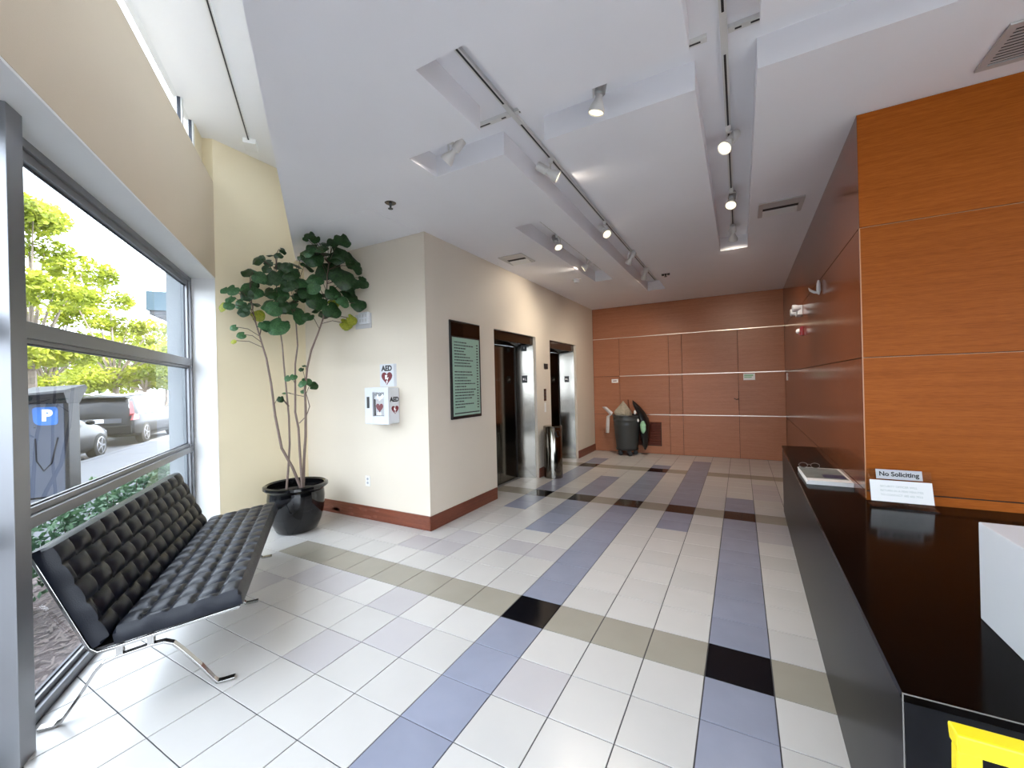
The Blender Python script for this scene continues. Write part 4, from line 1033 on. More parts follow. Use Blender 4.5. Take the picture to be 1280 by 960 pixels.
# sign holder with two cards
sh = thing('sign_holder', 'clear acrylic sign holder standing on the black counter against the wood wall', 'sign', (0.815, 3.20, CZ))
b = MB()
b.add([(0.668, 3.208, CZ + 0.002), (0.955, 3.208, CZ + 0.002), (0.955, 3.262, CZ + 0.205), (0.668, 3.262, CZ + 0.205), (0.668, 3.211, CZ + 0.002), (0.955, 3.211, CZ + 0.002), (0.955, 3.265, CZ + 0.205), (0.668, 3.265, CZ + 0.205)], [(0, 1, 2, 3), (4, 7, 6, 5), (0, 4, 5, 1), (1, 5, 6, 2), (2, 6, 7, 3), (3, 7, 4, 0)])
b.build('upright', 'acrylic', sh)
b = MB(); b.box(0.668, 0.960, 3.150, 3.262, CZ + 0.0005, CZ + 0.0045); b.build('foot', 'acrylic', sh)
def slope(x, t, e): return Vector((x, 3.2045 + 0.054 * t / 0.203 - e, CZ + 0.004 + t))
def card(name, x0, x1, t0, t1, e, m, par):
    b = MB(); b.add([slope(x, t, q) for q in (e, e + 0.0012) for x, t in ((x0, t0), (x1, t0), (x1, t1), (x0, t1))], [(0, 1, 2, 3), (4, 7, 6, 5), (0, 4, 5, 1), (1, 5, 6, 2), (2, 6, 7, 3), (3, 7, 4, 0)]); return b.build(name, m, par)
card('card', 0.674, 0.952, 0.022, 0.142, 0.003, 'paper', sh)
for k, ln in enumerate(('SECURITY OFFICER WILL', 'RETURN IN A FEW MINUTES', 'TO CONTACT 305 603 7933')):
    text('card_lettering', ln, 0.0150, 'ink_f', sh, lambda x, y, z, k=k: slope(0.720 + x, 0.108 - 0.024 * k + y, 0.0046 + z), align='LEFT')
ns = thing('no_soliciting_sign', 'narrow silver sign with bold black lettering No Soliciting above the white card', 'sign', (0.81, 3.25, CZ + 0.14))
card('plate', 0.706, 0.914, 0.150, 0.204, 0.004, 'grey', ns)
text('sign_lettering', 'No Soliciting', 0.0345, 'ink', ns, lambda x, y, z: slope(0.810 + x, 0.178 + y, 0.0056 + z), bold=0.0011, sx=1.0)
# magazines
mg = thing('magazine', 'glossy magazine with a photo cover lying on the black counter by the wood wall', 'magazine', (0.54, 3.92, CZ))
def mag(root, c, rz, w_, l_, z0, z1, cover=True):
    cs_, sn2 = math.cos(rz), math.sin(rz)
    tf = lambda x, y, z: Vector((c[0] + x * cs_ - y * sn2, c[1] + x * sn2 + y * cs_, z))
    b = MB(); b.box(-w_ / 2, w_ / 2, -l_ / 2, l_ / 2, z0, z1, lambda p: tf(p.x, p.y, p.z)); b.build('pages', 'paper', root)
    if cover:
        b = MB(); b.box(-w_ / 2 + 0.004, w_ / 2 - 0.02, -l_ / 2 + 0.09, l_ / 2 - 0.02, z1, z1 + 0.0008, lambda p: tf(p.x, p.y, p.z)); b.build('cover_photo', 'photo', root)
        b = MB(); b.box(-0.02, w_ / 2 - 0.025, -l_ / 2 + 0.13, -l_ / 2 + 0.25, z1 + 0.0008, z1 + 0.0013, lambda p: tf(p.x, p.y, p.z)); b.build('blue_panel', 'navy', root)
    return root
mag(mg, (0.545, 3.90), 0.02, 0.275, 0.52, CZ + 0.0205, CZ + 0.030)
m2 = thing('magazine', 'plain white magazine directly beneath the photo cover magazine on the counter', 'magazine', (0.54, 3.9, CZ)); mag(m2, (0.542, 3.905), 0.0, 0.272, 0.52, CZ + 0.0005, CZ + 0.0200, False)
gs = thing('eyeglasses', 'folded thin rimmed glasses lying on the far edge of the magazine', 'glasses', (0.50, 4.12, CZ + 0.03))
for dx in (-0.05, 0.03):
    b = MB(); b.tube([(0.49 + dx + 0.03 * math.cos(q), 4.135 + 0.006 * math.sin(q), CZ + 0.052 + 0.019 * math.sin(q)) for q in [2 * pi * i / 12 for i in range(13)]], 0.0022, 5); b.build('rim', 'edge', gs)
b = MB(); b.tube([(0.462, 4.135, CZ + 0.058), (0.478, 4.135, CZ + 0.060), (0.492, 4.135, CZ + 0.058)], 0.002, 5); b.build('bridge', 'edge', gs)
b = MB(); b.tube([(0.408, 4.135, CZ + 0.055), (0.42, 4.10, CZ + 0.036), (0.50, 4.09, CZ + 0.034)], 0.002, 5); b.build('temple', 'edge', gs)
# white box
wbx = thing('white_machine', 'white box shaped machine standing on the near right of the black counter', 'box', (0.86, 1.6, CZ))
b = MB(); b.box(0.647, 1.10, 1.36, 1.846, CZ + 0.0005, 1.055); b.build('casing', 'whitebox', wbx, bevel=0.003)
b = MB(); b.box(0.66, 1.09, 1.352, 1.362, CZ + 0.03, 1.03); b.build('front_panel', 'grey', wbx, bevel=0.002)
# yellow folding stand
ys = thing('folding_stand', 'bright yellow plastic folding stand leaning beside the near end of the counter', 'stand', (0.62, 1.2, 0))
def leg_(name, x0, x1, z0, z1, y0=1.185, y1=1.215):
    b = MB(); b.box(x0, x1, y0, y1, z0, z1); return b.build(name, 'yellow', ys, bevel=0.004)
b = MB(); b.prism([(0.373, 0.780), (0.900, 0.780), (0.900, 0.742), (0.376, 0.742), (0.3745, 0.756)], 1.178, 1.222, lambda u, v, t: Vector((u, t, v))); b.build('top_rail', 'yellow', ys, bevel=0.004)
b = MB(); b.prism([(0.366, 0.0), (0.414, 0.0), (0.414, 0.742), (0.3765, 0.742)], 1.185, 1.215, lambda u, v, t: Vector((u, t, v))); b.build('leg', 'yellow', ys, bevel=0.003); leg_('leg', 0.855, 0.897, 0.0, 0.742)
leg_('cross_rail', 0.414, 0.855, 0.36, 0.40); leg_('cross_rail', 0.414, 0.855, 0.08, 0.12)
# ---- ceiling fittings
TT = TZ
def track(name, label, p0, p1, z, w_=0.034, h_=0.022, gaps=()):
    p0, p1 = Vector(p0), Vector(p1); d = (p1 - p0).normalized(); n = Vector((-d.y, d.x, 0)); L = (p1 - p0).length
    t = thing(name, label, 'track', (p0.x, p0.y, z))
    def xf(p): q = p0 + d * p.x + n * p.y; return Vector((q.x, q.y, p.z))
    b = MB(); b.box(0, L, -w_ / 2, w_ / 2, z - h_, z, xf); b.build('channel', 'lampw', t)
    cuts = [0.03] + [q for g in gaps for q in g] + [L - 0.03]
    for k in range(0, len(cuts), 2):
        b = MB(); b.box(cuts[k], cuts[k + 1], -0.006, 0.006, z - h_ - 0.001, z - h_ + 0.002, xf); b.build('slot', 'black', t)
    return t
XA, XB, XC, YC = -1.276, -0.036, -1.878, 2.398
track('light_track', 'white lighting track down the longest ceiling trough left of centre', (XA, 1.66, 0), (XA, 7.62, 0), TT, gaps=((0.62, 0.86),))
track('light_track', 'white lighting track in the right hand ceiling trough', (XB, 1.66, 0), (XB, 5.80, 0), TT, gaps=((0.60, 0.90),))
track('light_track', 'white lighting track in the short ceiling trough nearest the lifts', (XC, 3.82, 0), (XC, 6.40, 0), TT)
track('light_track', 'short white track across the left arm of the cross trough', (-2.0, YC, 0), (XA - 0.02, YC, 0), TT, gaps=((0.55, 0.64),))
track('light_track', 'white track across the cross trough between the two long troughs', (XA + 0.02, YC, 0), (-0.115, YC, 0), TT)
track('light_track', 'white track in the right arm of the cross trough', (XB + 0.02, YC, 0), (0.95, YC, 0), TT, gaps=((0.06, 0.10),))
ht = track('light_track', 'thin dark lighting track on the tall white ceiling strip by the window', W(-9.0, -0.665), W(-0.05, -0.665), HH, 0.03, 0.02)
b = MB(); e = W(-0.05, -0.665)
b.wbox(-0.16, 0.03, -0.72, -0.60, HH - 0.05, HH); b.build('end_feed', 'white', ht)

# one track spotlight: adapter on the track, yoke, socket can, flared lamp, lit lens
def spotlight(loc, yaw, tilt, label, k=1.0):
    t = thing('track_spotlight', label, 'spotlight', loc, yaw, 'track spotlights in the ceiling troughs')
    b = MB(); b.lathe([(0.0, -0.040), (0.016, -0.038), (0.020, -0.012), (0.020, 0.0)], (0, 0, 0), 12, cap=False); b.build('adapter', 'lampw', t, local=True, smooth=True)
    b = MB(); b.ribbon([(0, -0.038), (0.035, -0.044), (0.046, -0.060), (0.046, -0.118)], 0.012, 0.004, lambda u, v, w: Vector((w, u, v))); b.build('yoke', 'lampw', t, local=True)
    R_ = Matrix.Rotation(tilt, 3, 'Y')
    def rot(mb):
        mb.v = [R_ @ p + Vector((0, 0.0, -0.115)) for p in mb.v]; return mb
    b = rot(MB().lathe([(0.0, -0.125), (0.030, -0.125), (0.033, -0.115), (0.033, -0.040), (0.026, -0.032), (0.0, -0.032)], (0, 0, 0), 16, 'x', cap=False)); b.build('socket', 'lampg' if tilt > 0.9 else 'lampw', t, local=True, smooth=True)
    b = rot(MB().lathe([(0.020, -0.032), (0.022, -0.010), (0.030, 0.006), (0.048, 0.048), (0.048, 0.066), (0.044, 0.066), (0.040, 0.046)], (0, 0, 0), 18, 'x', cap=False)); lp = b.build('lamp', 'lampw', t, local=True, smooth=True)
    b = rot(MB().lathe([(0.0, 0.056), (0.030, 0.058), (0.043, 0.060)], (0, 0, 0), 16, 'x', cap=False)); b.build('lens', 'bulb', lp, local=True)
    d = Matrix.Rotation(yaw, 3, 'Z') @ (R_ @ Vector((1, 0, 0)))
    ld = bpy.data.lights.new('spot_glow', 'SPOT'); ld.energy = LAMP_W * k; ld.color = (1.0, 0.88, 0.73); ld.spot_size = 1.9; ld.spot_blend = 1.0; ld.shadow_soft_size = 0.04
    lo = bpy.data.objects.new('spot_glow', ld); COL.objects.link(lo)
    lo.location = Vector(loc) + Vector((0, 0, -0.115)) + d * 0.085
    lo.rotation_euler = d.to_track_quat('-Z', 'Y').to_euler()
    return t
LAMP_W = 90.0
zt0 = TT - 0.022
L_ = [
 ((-1.78, YC), (-0.70, -0.12, -0.65), 'spotlight alone in the left arm of the cross trough'),
 ((-0.70, YC), (-0.25, 0.08, -0.95), 'grey backed spotlight in the cross trough between the long troughs'),
 ((XA, 3.02), (0.75, 0.42, -0.5), 'nearest spotlight in the long left trough, seen from its side'),
 ((XA, 4.50), (0.5, -0.45, -0.65), 'second spotlight along the long left trough'),
 ((XA, 5.72), (-0.55, 0.25, -0.75), 'third spotlight along the long left trough'),
 ((XA, 6.68), (-0.40, 0.60, -0.70), 'last spotlight at the far end of the long left trough'),
 ((XC, 4.58), (0.4, -0.3, -0.8), 'nearer of two spotlights in the short trough by the lifts'),
 ((XC, 5.68), (-0.78, -0.25, -0.58), 'farther of two spotlights in the short trough by the lifts'),
 ((XB, 3.30), (-0.4, -0.55, -0.7), 'nearest spotlight in the right trough'),
 ((XB, 4.38), (-0.1, -0.55, -0.8), 'middle spotlight in the right trough'),
 ((XB, 5.42), (0.0, 0.72, -0.68), 'farthest spotlight in the right trough, aimed at the trough end'),
]
for (xy, am, lab), kk in zip(L_, (0.15, 0.2, 0.15, 0.5, 0.9, 0.75, 0.32, 0.3, 0.2, 0.5, 1.0)):
    am = Vector(am).normalized(); spotlight((xy[0], xy[1], zt0), math.atan2(am.y, am.x), math.asin(-am.z), lab, kk)

def vent(label, x0, x1, y0, y1, nslat, along='x', slot=True):
    t = thing('air_vent', label, 'vent', ((x0 + x1) / 2, (y0 + y1) / 2, H - 0.012))
    w_ = 0.035; mb = MB()
    for a, c, d, e in ((x0, x1, y0, y0 + w_), (x0, x1, y1 - w_, y1), (x0, x0 + w_, y0 + w_, y1 - w_), (x1 - w_, x1, y0 + w_, y1 - w_)): mb.box(a, c, d, e, H - 0.012, H - 0.0005)
    mb.build('frame', 'vent', t, bevel=0.002)
    b = MB(); b.box(x0 + w_, x1 - w_, y0 + w_, y1 - w_, H - 0.003, H - 0.0008); b.build('duct', 'ventd', t)
    n0 = y0 + w_; n1 = y1 - w_
    def blade(ya, za, yb, zb, nm, m):
        b = MB(); b.add([(x0 + w_, ya, za), (x1 - w_, ya, za), (x1 - w_, yb, zb), (x0 + w_, yb, zb), (x0 + w_, ya, za + 0.002), (x1 - w_, ya, za + 0.002), (x1 - w_, yb, zb + 0.002), (x0 + w_, yb, zb + 0.002)], [(0, 1, 2, 3), (4, 7, 6, 5), (0, 4, 5, 1), (1, 5, 6, 2), (2, 6, 7, 3), (3, 7, 4, 0)])
        b.build(nm, m, t)
    if nslat > 5:
        for k in range(nslat):
            y = n0 + (n1 - n0) * k / nslat; q = (n1 - n0) / nslat
            blade(y + q * 0.05, H - 0.0065, y + q * 0.58, H - 0.0065, 'slat', 'vent')
    else:
        L = n1 - n0
        for k in range(3): blade(n0 + L * (0.02 + 0.12 * k), H - 0.006, n0 + L * (0.12 + 0.12 * k), H - 0.010, 'slat', 'vent')
        blade(n0 + L * 0.62, H - 0.004, n0 + L * 0.98, H - 0.026, 'deflector', 'white')
vent('grey slotted ceiling vent right of the right hand trough', 0.190, 0.548, 4.515, 4.890, 4)
vent('grey slotted ceiling vent beside the lift wall', -2.690, -2.350, 4.560, 4.960, 4)
vent('large grey louvred ceiling vent at the top right above the wood wall', 1.143, 1.75, 2.835, 3.185, 11)
sp = thing('ceiling_sprinkler', 'dark metal ceiling sprinkler near the plant', 'sprinkler', (-2.683, 2.694, H - 0.06))
b = MB(); b.lathe([(0.0, -0.002), (0.045, -0.004), (0.05, 0.0)], (-2.683, 2.694, H), 18, cap=False); b.build('escutcheon', 'steel', sp, smooth=True)
b = MB(); b.lathe([(0.0, -0.055), (0.022, -0.053), (0.022, -0.049), (0.007, -0.046), (0.010, -0.03), (0.014, -0.004)], (-2.683, 2.694, H), 12, cap=False); b.build('head', 'dgrey', sp, smooth=True)
s2 = thing('ceiling_sprinkler', 'ceiling sprinkler beyond the end of the long left trough', 'sprinkler', (-0.962, 6.657, H - 0.06))
b = MB(); b.lathe([(0.0, -0.002), (0.05, -0.004), (0.055, 0.0)], (-0.962, 6.657, H), 18, cap=False); b.build('escutcheon', 'ceil', s2, smooth=True)
b = MB(); b.lathe([(0.0, -0.05), (0.025, -0.048), (0.010, -0.04), (0.02, -0.004)], (-0.962, 6.657, H), 12, cap=False); b.build('head', 'dgrey', s2, smooth=True)
for dx in (-0.04, 0.04):
    b = MB(); b.lathe([(0.0, -0.03), (0.018, -0.028), (0.02, -0.001)], (-0.962 + dx, 6.657, H), 10, cap=False); b.build('prong', 'dgrey', s2, smooth=True)
sm = thing('smoke_detector', 'small white smoke detector on the ceiling by the short trough', 'detector', (-2.232, 6.209, H - 0.05))
b = MB(); b.lathe([(0.0, -0.012), (0.070, -0.012), (0.075, 0.0)], (-2.232, 6.209, H), 20, cap=False); b.build('base', 'white', sm, smooth=True)
b = MB(); b.lathe([(0.0, -0.055), (0.035, -0.052), (0.045, -0.035), (0.048, -0.012)], (-2.232, 6.209, H), 20, cap=False); b.build('dome', 'whitebox', sm, smooth=True)

# ================================================================== OUTDOORS
# pay station
kd = Vector((-9.55, 2.10, -0.095)); vw = Vector((0.975, -0.22, 0)); rt_ = Vector((0.22, 0.975, 0))
fa_ = math.radians(24); nf = (vw * math.cos(fa_) - rt_ * math.sin(fa_)).normalized(); rf = Vector((-nf.y, nf.x, 0))
if rf.dot(rt_) < 0: rf = -rf
ps = thing('parking_meter', 'grey blue parking pay station with a round cornered blue P sign on the pavement', 'parking meter', kd)
def kp(x, y, z): return kd + rf * x - nf * y + Vector((0, 0, z))
WK, DK = 0.255, 0.38
b = MB(); b.box(-WK, WK, 0.02, DK, 0.0, 1.50, lambda p: kp(p.x * (1 - 0.0 * p.z), p.y, p.z)); b.build('cabinet', 'meter_d', ps, bevel=0.02)
b = MB(); b.box(-WK + 0.03, WK - 0.04, 0.0, 0.03, 0.03, 1.49, lambda p: kp(p.x, p.y, p.z)); b.build('front_door', 'meter', ps, bevel=0.006)
b = MB(); b.box(-WK - 0.01, -WK + 0.03, -0.005, 0.04, 0.0, 1.49, lambda p: kp(p.x, p.y, p.z)); b.build('side_rail', 'meter', ps)
b = MB()
v = [kp(*q) for q in ((-WK, 0.0, 1.49), (WK, 0.0, 1.49), (WK, DK, 1.49), (-WK, DK, 1.49), (-WK - 0.10, -0.30, 1.60), (WK + 0.06, -0.22, 1.66), (WK + 0.08, DK + 0.05, 1.74), (-WK - 0.08, DK + 0.05, 1.70), (-WK - 0.08, -0.26, 1.63), (WK + 0.05, -0.18, 1.70), (WK + 0.06, DK + 0.03, 1.79), (-WK - 0.06, DK + 0.03, 1.76))]
b.add(v, [(3, 2, 1, 0), (0, 1, 5, 4), (1, 2, 6, 5), (2, 3, 7, 6), (3, 0, 4, 7), (4, 5, 9, 8), (5, 6, 10, 9), (6, 7, 11, 10), (7, 4, 8, 11), (8, 9, 10, 11)])
b.build('hood', 'meter_d', ps)
sp_ = []
for (cx, cz, r, a0) in ((0.09, 0.10, 0.05, 0), (-0.13, 0.10, 0.05, 90), (-0.07, -0.06, 0.10, 180), (0.09, -0.11, 0.05, 270)):
    for k in range(5):
        a = math.radians(a0 + 90 * k / 4); sp_.append((cx + r * math.cos(a), cz + r * math.sin(a)))
b = MB(); b.prism(sp_, -0.006, 0.0, lambda u, v, t: kp(0.02 + u * 0.92, t, 1.30 + v * 0.92)); b.build('sign_plate', 'pblue', ps)
text('sign_letter', 'P', 0.235, 'sign_w', ps, lambda x, y, z: kp(0.02 + x, -0.0065 - z, 1.30 + y), bold=0.012)
b = MB(); b.tube([kp(-0.12, 0, 0.95), kp(-0.11, -0.002, 0.6), kp(-0.03, -0.002, 0.44), kp(0.06, -0.002, 0.55), kp(0.14, 0, 0.95)], 0.012, 5); b.build('embossed_emblem', 'meter_d', ps)
b = MB(); b.lathe([(0.0, 0.0), (0.016, 0.004), (0.018, 0.012)], kp(-0.13, -0.012, 1.13), 8, 'y', cap=False); b.build('lock', 'chrome', ps)

# cars ------------------------------------------------------------
def car(name, label, s_front, s_rear, n_mid, paint, kind, z0=-0.22):
    L = s_front - s_rear
    r = thing(name, label, 'car', W(s_rear, n_mid, z0), WROT)     # local x forward along s, y outward
    if kind == 'suv':
        hw = 0.97; st = [(0.0, .42, .95, 1.02, 0.86), (0.06, .36, .98, 1.12, 0.94), (0.14, .34, 1.0, 1.30, .96), (0.42, .30, 1.03, 1.62, 1.0), (0.75, .26, 1.04, 1.70, 1.0), (1.6, .24, 1.03, 1.73, 1.0), (2.5, .24, 1.01, 1.71, 1.0), (3.0, .24, 1.0, 1.55, 1.0), (3.55, .24, .99, 1.08, 1.0), (4.2, .26, .93, .98, .98), (4.75, .32, .80, .84, .92), (4.9, .40, .62, .66, .84)]
        roofw = 0.66; sc = L / 4.9
    else:
        hw = 0.90; st = [(0.0, .40, .85, .90, .82), (0.10, .34, .90, .97, .92), (0.5, .28, .95, 1.02, .98), (1.0, .24, .96, 1.18, 1.0), (1.5, .22, .95, 1.38, 1.0), (2.1, .22, .94, 1.42, 1.0), (2.7, .22, .93, 1.36, 1.0), (3.3, .22, .92, 1.02, 1.0), (3.9, .24, .84, .90, .99), (4.4, .28, .72, .77, .94), (4.7, .36, .55, .60, .82)]
        roofw = 0.60; sc = L / 4.7
    b = MB(); ring = []
    for (x, zb, zl, zt, k) in st:
        w_ = hw * k; g = max(0.0, min(1.0, (zt - zl) / 0.55)); rw = w_ * 0.96 - (w_ * 0.96 - roofw) * g
        ring.append([(-w_ * 0.93, zb), (-w_, zb + 0.10), (-w_, zl - 0.12), (-w_ * 0.965, zl), (-rw, zl + (zt - zl) * 0.88), (-rw * 0.86, zt), (0, zt + 0.02), (rw * 0.86, zt), (rw, zl + (zt - zl) * 0.88), (w_ * 0.965, zl), (w_, zl - 0.12), (w_, zb + 0.10), (w_ * 0.93, zb)])
    K = 13
    vv = [(x * sc, y, z) for (x, *_), rr in zip(st, ring) for y, z in rr]
    ff = [(i * K + k, i * K + k + 1, (i + 1) * K + k + 1, (i + 1) * K + k) for i in range(len(st) - 1) for k in range(K - 1)] + [(i * K + K - 1, i * K, (i + 1) * K, (i + 1) * K + K - 1) for i in range(len(st) - 1)]
    ff += [tuple(range(K)), tuple(range((len(st) - 1) * K, len(st) * K))[::-1]]
    b.add(vv, ff); body = b.build('body', paint, r, local=True, smooth=True)
    # side glass, rear screen, windscreen
    cab = [i for i, q in enumerate(st) if q[3] - q[2] > 0.25]
    for sgn in (-1, 1):
        b = MB(); g = []
        for i in cab:
            x = st[i][0] * sc; rr = ring[i]; a_, c_ = (rr[3], rr[4]) if sgn < 0 else (rr[9], rr[8])
            g.append(((x, a_[0] + 0.006 * sgn, a_[1] + 0.03), (x, c_[0] + 0.008 * sgn, c_[1] - 0.01)))
        for k in range(len(g) - 1):
            b.add([g[k][0], g[k + 1][0], g[k + 1][1], g[k][1]], [(0, 1, 2, 3)])
        b.build('side_glass', 'cglass', r, local=True)
        b = MB(); b.tube([Vector(q[0]) + Vector((0, 0.004 * sgn, -0.012)) for q in g], 0.010, 5); b.tube([Vector(q[1]) + Vector((0, 0.004 * sgn, 0.006)) for q in g], 0.008, 5); b.build('chrome_trim', 'chrome', r, local=True)
    def screen(i, j, nm, e):
        b = MB(); A, B_ = ring[i], ring[j]
        xa, xb = st[i][0] * sc + e, st[j][0] * sc + e
        b.add([(xa, A[4][0] * 0.92, A[3][1] + 0.05 if nm == 'windscreen' else A[4][1]), (xa, A[8][0] * 0.92, A[3][1] + 0.05 if nm == 'windscreen' else A[4][1]), (xb, B_[8][0] * 0.9, B_[4][1] + 0.0), (xb, B_[4][0] * 0.9, B_[4][1] + 0.0)], [(0, 1, 2, 3)]); b.build(nm, 'cglass', r, local=True)
    if kind == 'suv':
        b = MB(); b.add([(0.05, -0.80, 1.07), (0.05, 0.80, 1.07), (0.33, 0.66, 1.52), (0.33, -0.66, 1.52)], [(0, 1, 2, 3)]); b.build('rear_screen', 'cglass', r, local=True)
        b = MB(); b.box(0.26, 0.62, -0.66, 0.66, 1.60, 1.64); b.build('spoiler', paint, r, local=True, bevel=0.01)
        for sgn in (-1, 1):
            b = MB(); b.add([(0.02, 0.70 * sgn, 0.84), (0.02, 0.90 * sgn, 0.86), (0.10, 0.92 * sgn, 1.08), (0.40, 0.76 * sgn, 1.48), (0.36, 0.70 * sgn, 1.48), (0.03, 0.82 * sgn, 1.06), (0.34, 0.965 * sgn, 0.88), (0.34, 0.965 * sgn, 1.02)], [(0, 1, 2, 5), (5, 2, 3, 4), (1, 6, 7, 2)]); b.v = [p + Vector((-0.012, 0.012 * sgn, 0)) for p in b.v]; b.build('tail_lamp', 'tail', r, local=True)
            b = MB(); b.box(0.6, 3.0, 0.60 * sgn - 0.02, 0.60 * sgn + 0.02, 1.735, 1.765); b.build('roof_rail', 'chrome', r, local=True)
        b = MB(); b.box(-0.035, 0.10, -0.88, 0.88, 0.42, 0.70); b.build('bumper', paint, r, local=True, bevel=0.03)
        b = MB(); b.box(-0.012, 0.02, -0.62, 0.62, 0.78, 0.93); b.build('tailgate_reflection', 'grey_d', r, local=True, bevel=0.004)  # lighter strip standing in for a reflection across the tailgate
        b = MB(); b.box(-0.018, 0.0, -0.18, 0.18, 0.80, 0.92); b.build('number_plate', 'paper', r, local=True)
        wx = (0.95, 3.95); wr_ = 0.37
    else:
        b = MB(); b.add([(3.02 * sc, -0.74, 1.05), (3.02 * sc, 0.74, 1.05), (2.62 * sc, 0.58, 1.37), (2.62 * sc, -0.58, 1.37)], [(0, 1, 2, 3)]); b.v = [p + Vector((0.13, 0, 0.02)) for p in b.v]; b.build('windscreen', 'cglass', r, local=True)
        for sgn in (-1, 1):
            b = MB(); b.box(4.35 * sc, 4.62 * sc, 0.62 * sgn - 0.14, 0.62 * sgn + 0.14, 0.58, 0.70); b.build('head_lamp', 'grey', r, local=True, bevel=0.02)
            b = MB(); b.sphere((3.12 * sc, 0.98 * sgn, 1.02), 0.10, 10, 6, (0.8, 1, 0.7)); b.build('mirror', paint, r, local=True, smooth=True)
        wx = (0.90, 3.86); wr_ = 0.34
    for x in wx:
        for sgn in (-1, 1):
            c = (x * sc, sgn * (hw - 0.10), wr_)
            b = MB(); b.lathe([(0.0, -0.115), (wr_ - 0.03, -0.115), (wr_, -0.09), (wr_, 0.09), (wr_ - 0.03, 0.115), (0.0, 0.115)], c, 24, 'y', cap=False); wh = b.build('wheel', 'tyre', r, local=True, smooth=True)
            mb = MB(); mb.lathe([(wr_ * 0.70, 0.117 * sgn), (wr_ * 0.64, 0.125 * sgn), (wr_ * 0.62, 0.10 * sgn)], c, 24, 'y', cap=False)
            for k in range(5):
                a = 2 * pi * k / 5; ca, sa = math.cos(a), math.sin(a)
                mb.add([(c[0] + ca * q * wr_ - sa * t, c[1] + (0.121 * sgn), c[2] + sa * q * wr_ + ca * t) for q, t in ((0.05, -0.03), (0.66, -0.022), (0.66, 0.022), (0.05, 0.03))], [(0, 1, 2, 3)])
            mb.build('rim', 'rim', wh, local=True)
    return r
car('parked_car', 'dark grey estate car parked with its tail towards us beyond the window', 17.35, 12.45, -6.68, 'carg', 'suv')
car('parked_car', 'black saloon car half hidden behind the parking pay station', 10.62, 5.92, -6.50, 'carb', 'sedan')
car('parked_car', 'small pale car far down the street beyond the estate car', 37.0, 32.4, -9.0, 'carw', 'sedan')

# trees ------------------------------------------------------------
def cloud(rs, blobs, n, size, flat_=0.6):
    b = MB()
    tot = sum(r ** 2 for _, r in blobs)
    for (c, r) in blobs:
        for _ in range(int(n * r * r / tot)):
            d = Vector((rs.gauss(0, 1), rs.gauss(0, 1), rs.gauss(0, 1) * flat_)); d.normalize()
            p = c + Vector((d.x, d.y, d.z * flat_)) * r * rs.uniform(0.55, 1.0) ** 0.6
            a = Vector((rs.gauss(0, 1), rs.gauss(0, 1), rs.gauss(0, .7))).normalized(); e = a.cross(Vector((rs.gauss(0, 1), rs.gauss(0, 1), rs.gauss(0, 1)))).normalized()
            l = size * rs.uniform(0.6, 1.3); w_ = l * 0.45
            b.add([p - a * l, p + e * w_, p + a * l, p - e * w_], [(0, 1, 2, 3)])
    return b
def tree(label, s, n, h, spread, m, seed, n_leaf=5200, size=0.13, low=0.42, cat='tree', zb=-0.22):
    rs = random.Random(seed); c0 = W(s, n, zb)
    t = thing('street_tree', label, cat, c0)
    mb = MB(); fork = c0 + Vector((rs.uniform(-.2, .2), rs.uniform(-.2, .2), h * 0.28))
    mb.tube([c0, c0.lerp(fork, 0.5) + Vector((0.05, 0, 0)), fork], [0.20, 0.16, 0.14], 8)
    blobs = []
    for k in range(15):
        a = rs.uniform(0, 2 * pi); q = spread * rs.uniform(0.15, 1.0); z = h * rs.uniform(low, 0.96)
        q *= 1.0 - 0.45 * max(0, (z / h - 0.6) / 0.4)
        c = c0 + Vector((math.cos(a) * q, math.sin(a) * q, z)); r = spread * rs.uniform(0.22, 0.42)
        blobs.append((c, r))
        mb.tube([fork, fork.lerp(c, 0.5) + Vector((0, 0, 0.25)), c], [0.09, 0.055, 0.02], 5)
    mb.build('trunk', 'trunk', t, smooth=True)
    cloud(rs, blobs, n_leaf, size, 0.6).build('foliage', m, t, merge=False)
tree('large yellow green street tree at the left of the window with a forked trunk', 18.6, -11.0, 9.9, 3.1, 'tree', 11, 9000, 0.14, 0.30)
tree('second yellow green street tree filling the middle of the window', 27.6, -11.5, 7.9, 2.9, 'tree', 12, 7000, 0.15, 0.30)
tree('smaller yellow green tree right of the middle of the window', 42.0, -14.5, 7.0, 3.2, 'tree', 13, 6000, 0.17, 0.22)
tree('distant green tree beside the canopy at the right of the window', 64.0, -19.0, 8.0, 5.0, 'tree2', 14, 6000, 0.24, 0.22)
tree('green tree low behind the parked estate car', 52.0, -22.0, 6.4, 4.5, 'tree2', 15, 5000, 0.22, 0.15)
tree('green tree low behind the parking pay station', 36.0, -24.0, 5.8, 3.6, 'tree2', 16, 5000, 0.18, 0.18)
tree('yellow green tree beyond the first street tree', 33.0, -17.0, 8.6, 3.6, 'tree', 17, 7000, 0.17, 0.25)
tree('broad green tree out of view left of the window post', -2.0, -11.5, 8.0, 3.6, 'tree2', 18, 4000, 0.2, 0.22)
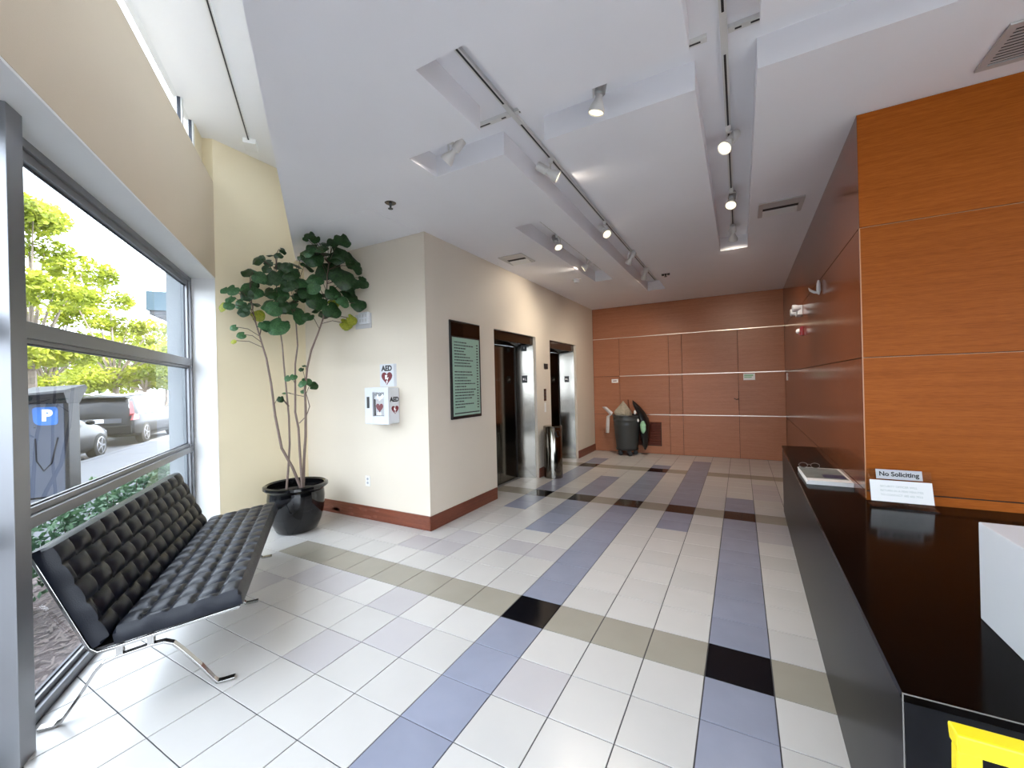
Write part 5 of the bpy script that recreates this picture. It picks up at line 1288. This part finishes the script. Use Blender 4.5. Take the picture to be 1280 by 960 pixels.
tree('green tree out of view beyond the near windows', -9.0, -11.5, 8.0, 3.6, 'tree2', 19, 4000, 0.2, 0.22)
tree('green tree out of view left of the large street tree', 6.0, -12.5, 8.6, 3.6, 'tree', 20, 4000, 0.2, 0.22)
# low hedge across the street
hg = thing('street_hedge', 'low green hedge along the far side of the street', 'hedge', W(40, -31, -0.2))
rs = random.Random(31)
cloud(rs, [(W(10 + i * 3.0, -31.5 + rs.uniform(-.5, .5), 0.5), 1.5) for i in range(24)], 9000, 0.16).build('foliage', 'tree2', hg, merge=False)
# white house
hs = thing('white_house', 'white house with a sloping pale roof far across the street', 'house', W(38, -36, -0.22))
b = MB(); b.wbox(30, 46, -42, -35, -0.22, 3.4); b.build('wall', 'carw', hs)
b = MB(); b.prism([(-34.5, 3.3), (-38.5, 5.4), (-42.5, 3.3)], 29.5, 46.5, lambda u, v, t: W(t, u, v)); b.build('roof', 'roofm', hs)
for k in range(4):
    b = MB(); b.wbox(31.5 + k * 3.6, 33.2 + k * 3.6, -35.0, -34.95, 0.9, 2.4); b.build('window', 'cglass', hs)
# hedge plants in the bed outside the glass
rs = random.Random(41)
HL = ['first', 'second', 'third', 'fourth', 'fifth', 'sixth', 'seventh', 'eighth', 'ninth']
for k in range(9):
    s = -2.55 + k * 0.62 + rs.uniform(-.05, .05); n = -1.93 + rs.uniform(-.06, .04); c0 = W(s, n, -0.07)
    t = thing('hedge_shrub', HL[k] + ' small leaved shrub from the left in the row outside the window', 'shrub', c0, 0, 'shrubs outside the window')
    mb = MB(); blobs = []
    hh_ = 0.70 + rs.uniform(-.05, .06)
    for q in range(7):
        c = c0 + Wd * rs.uniform(-.23, .23) + Nd * rs.uniform(-.16, .16) + Vector((0, 0, hh_ * rs.uniform(0.45, 0.95))); blobs.append((c, 0.17))
        mb.tube([c0, c0.lerp(c, .5) + Vector((rs.uniform(-.03, .03), 0, 0)), c], [0.008, 0.006, 0.003], 4)
    mb.build('stems', 'bark_d', t)
    cloud(rs, blobs, 620, 0.034, 0.9).build('foliage', 'hedge', t, merge=False)
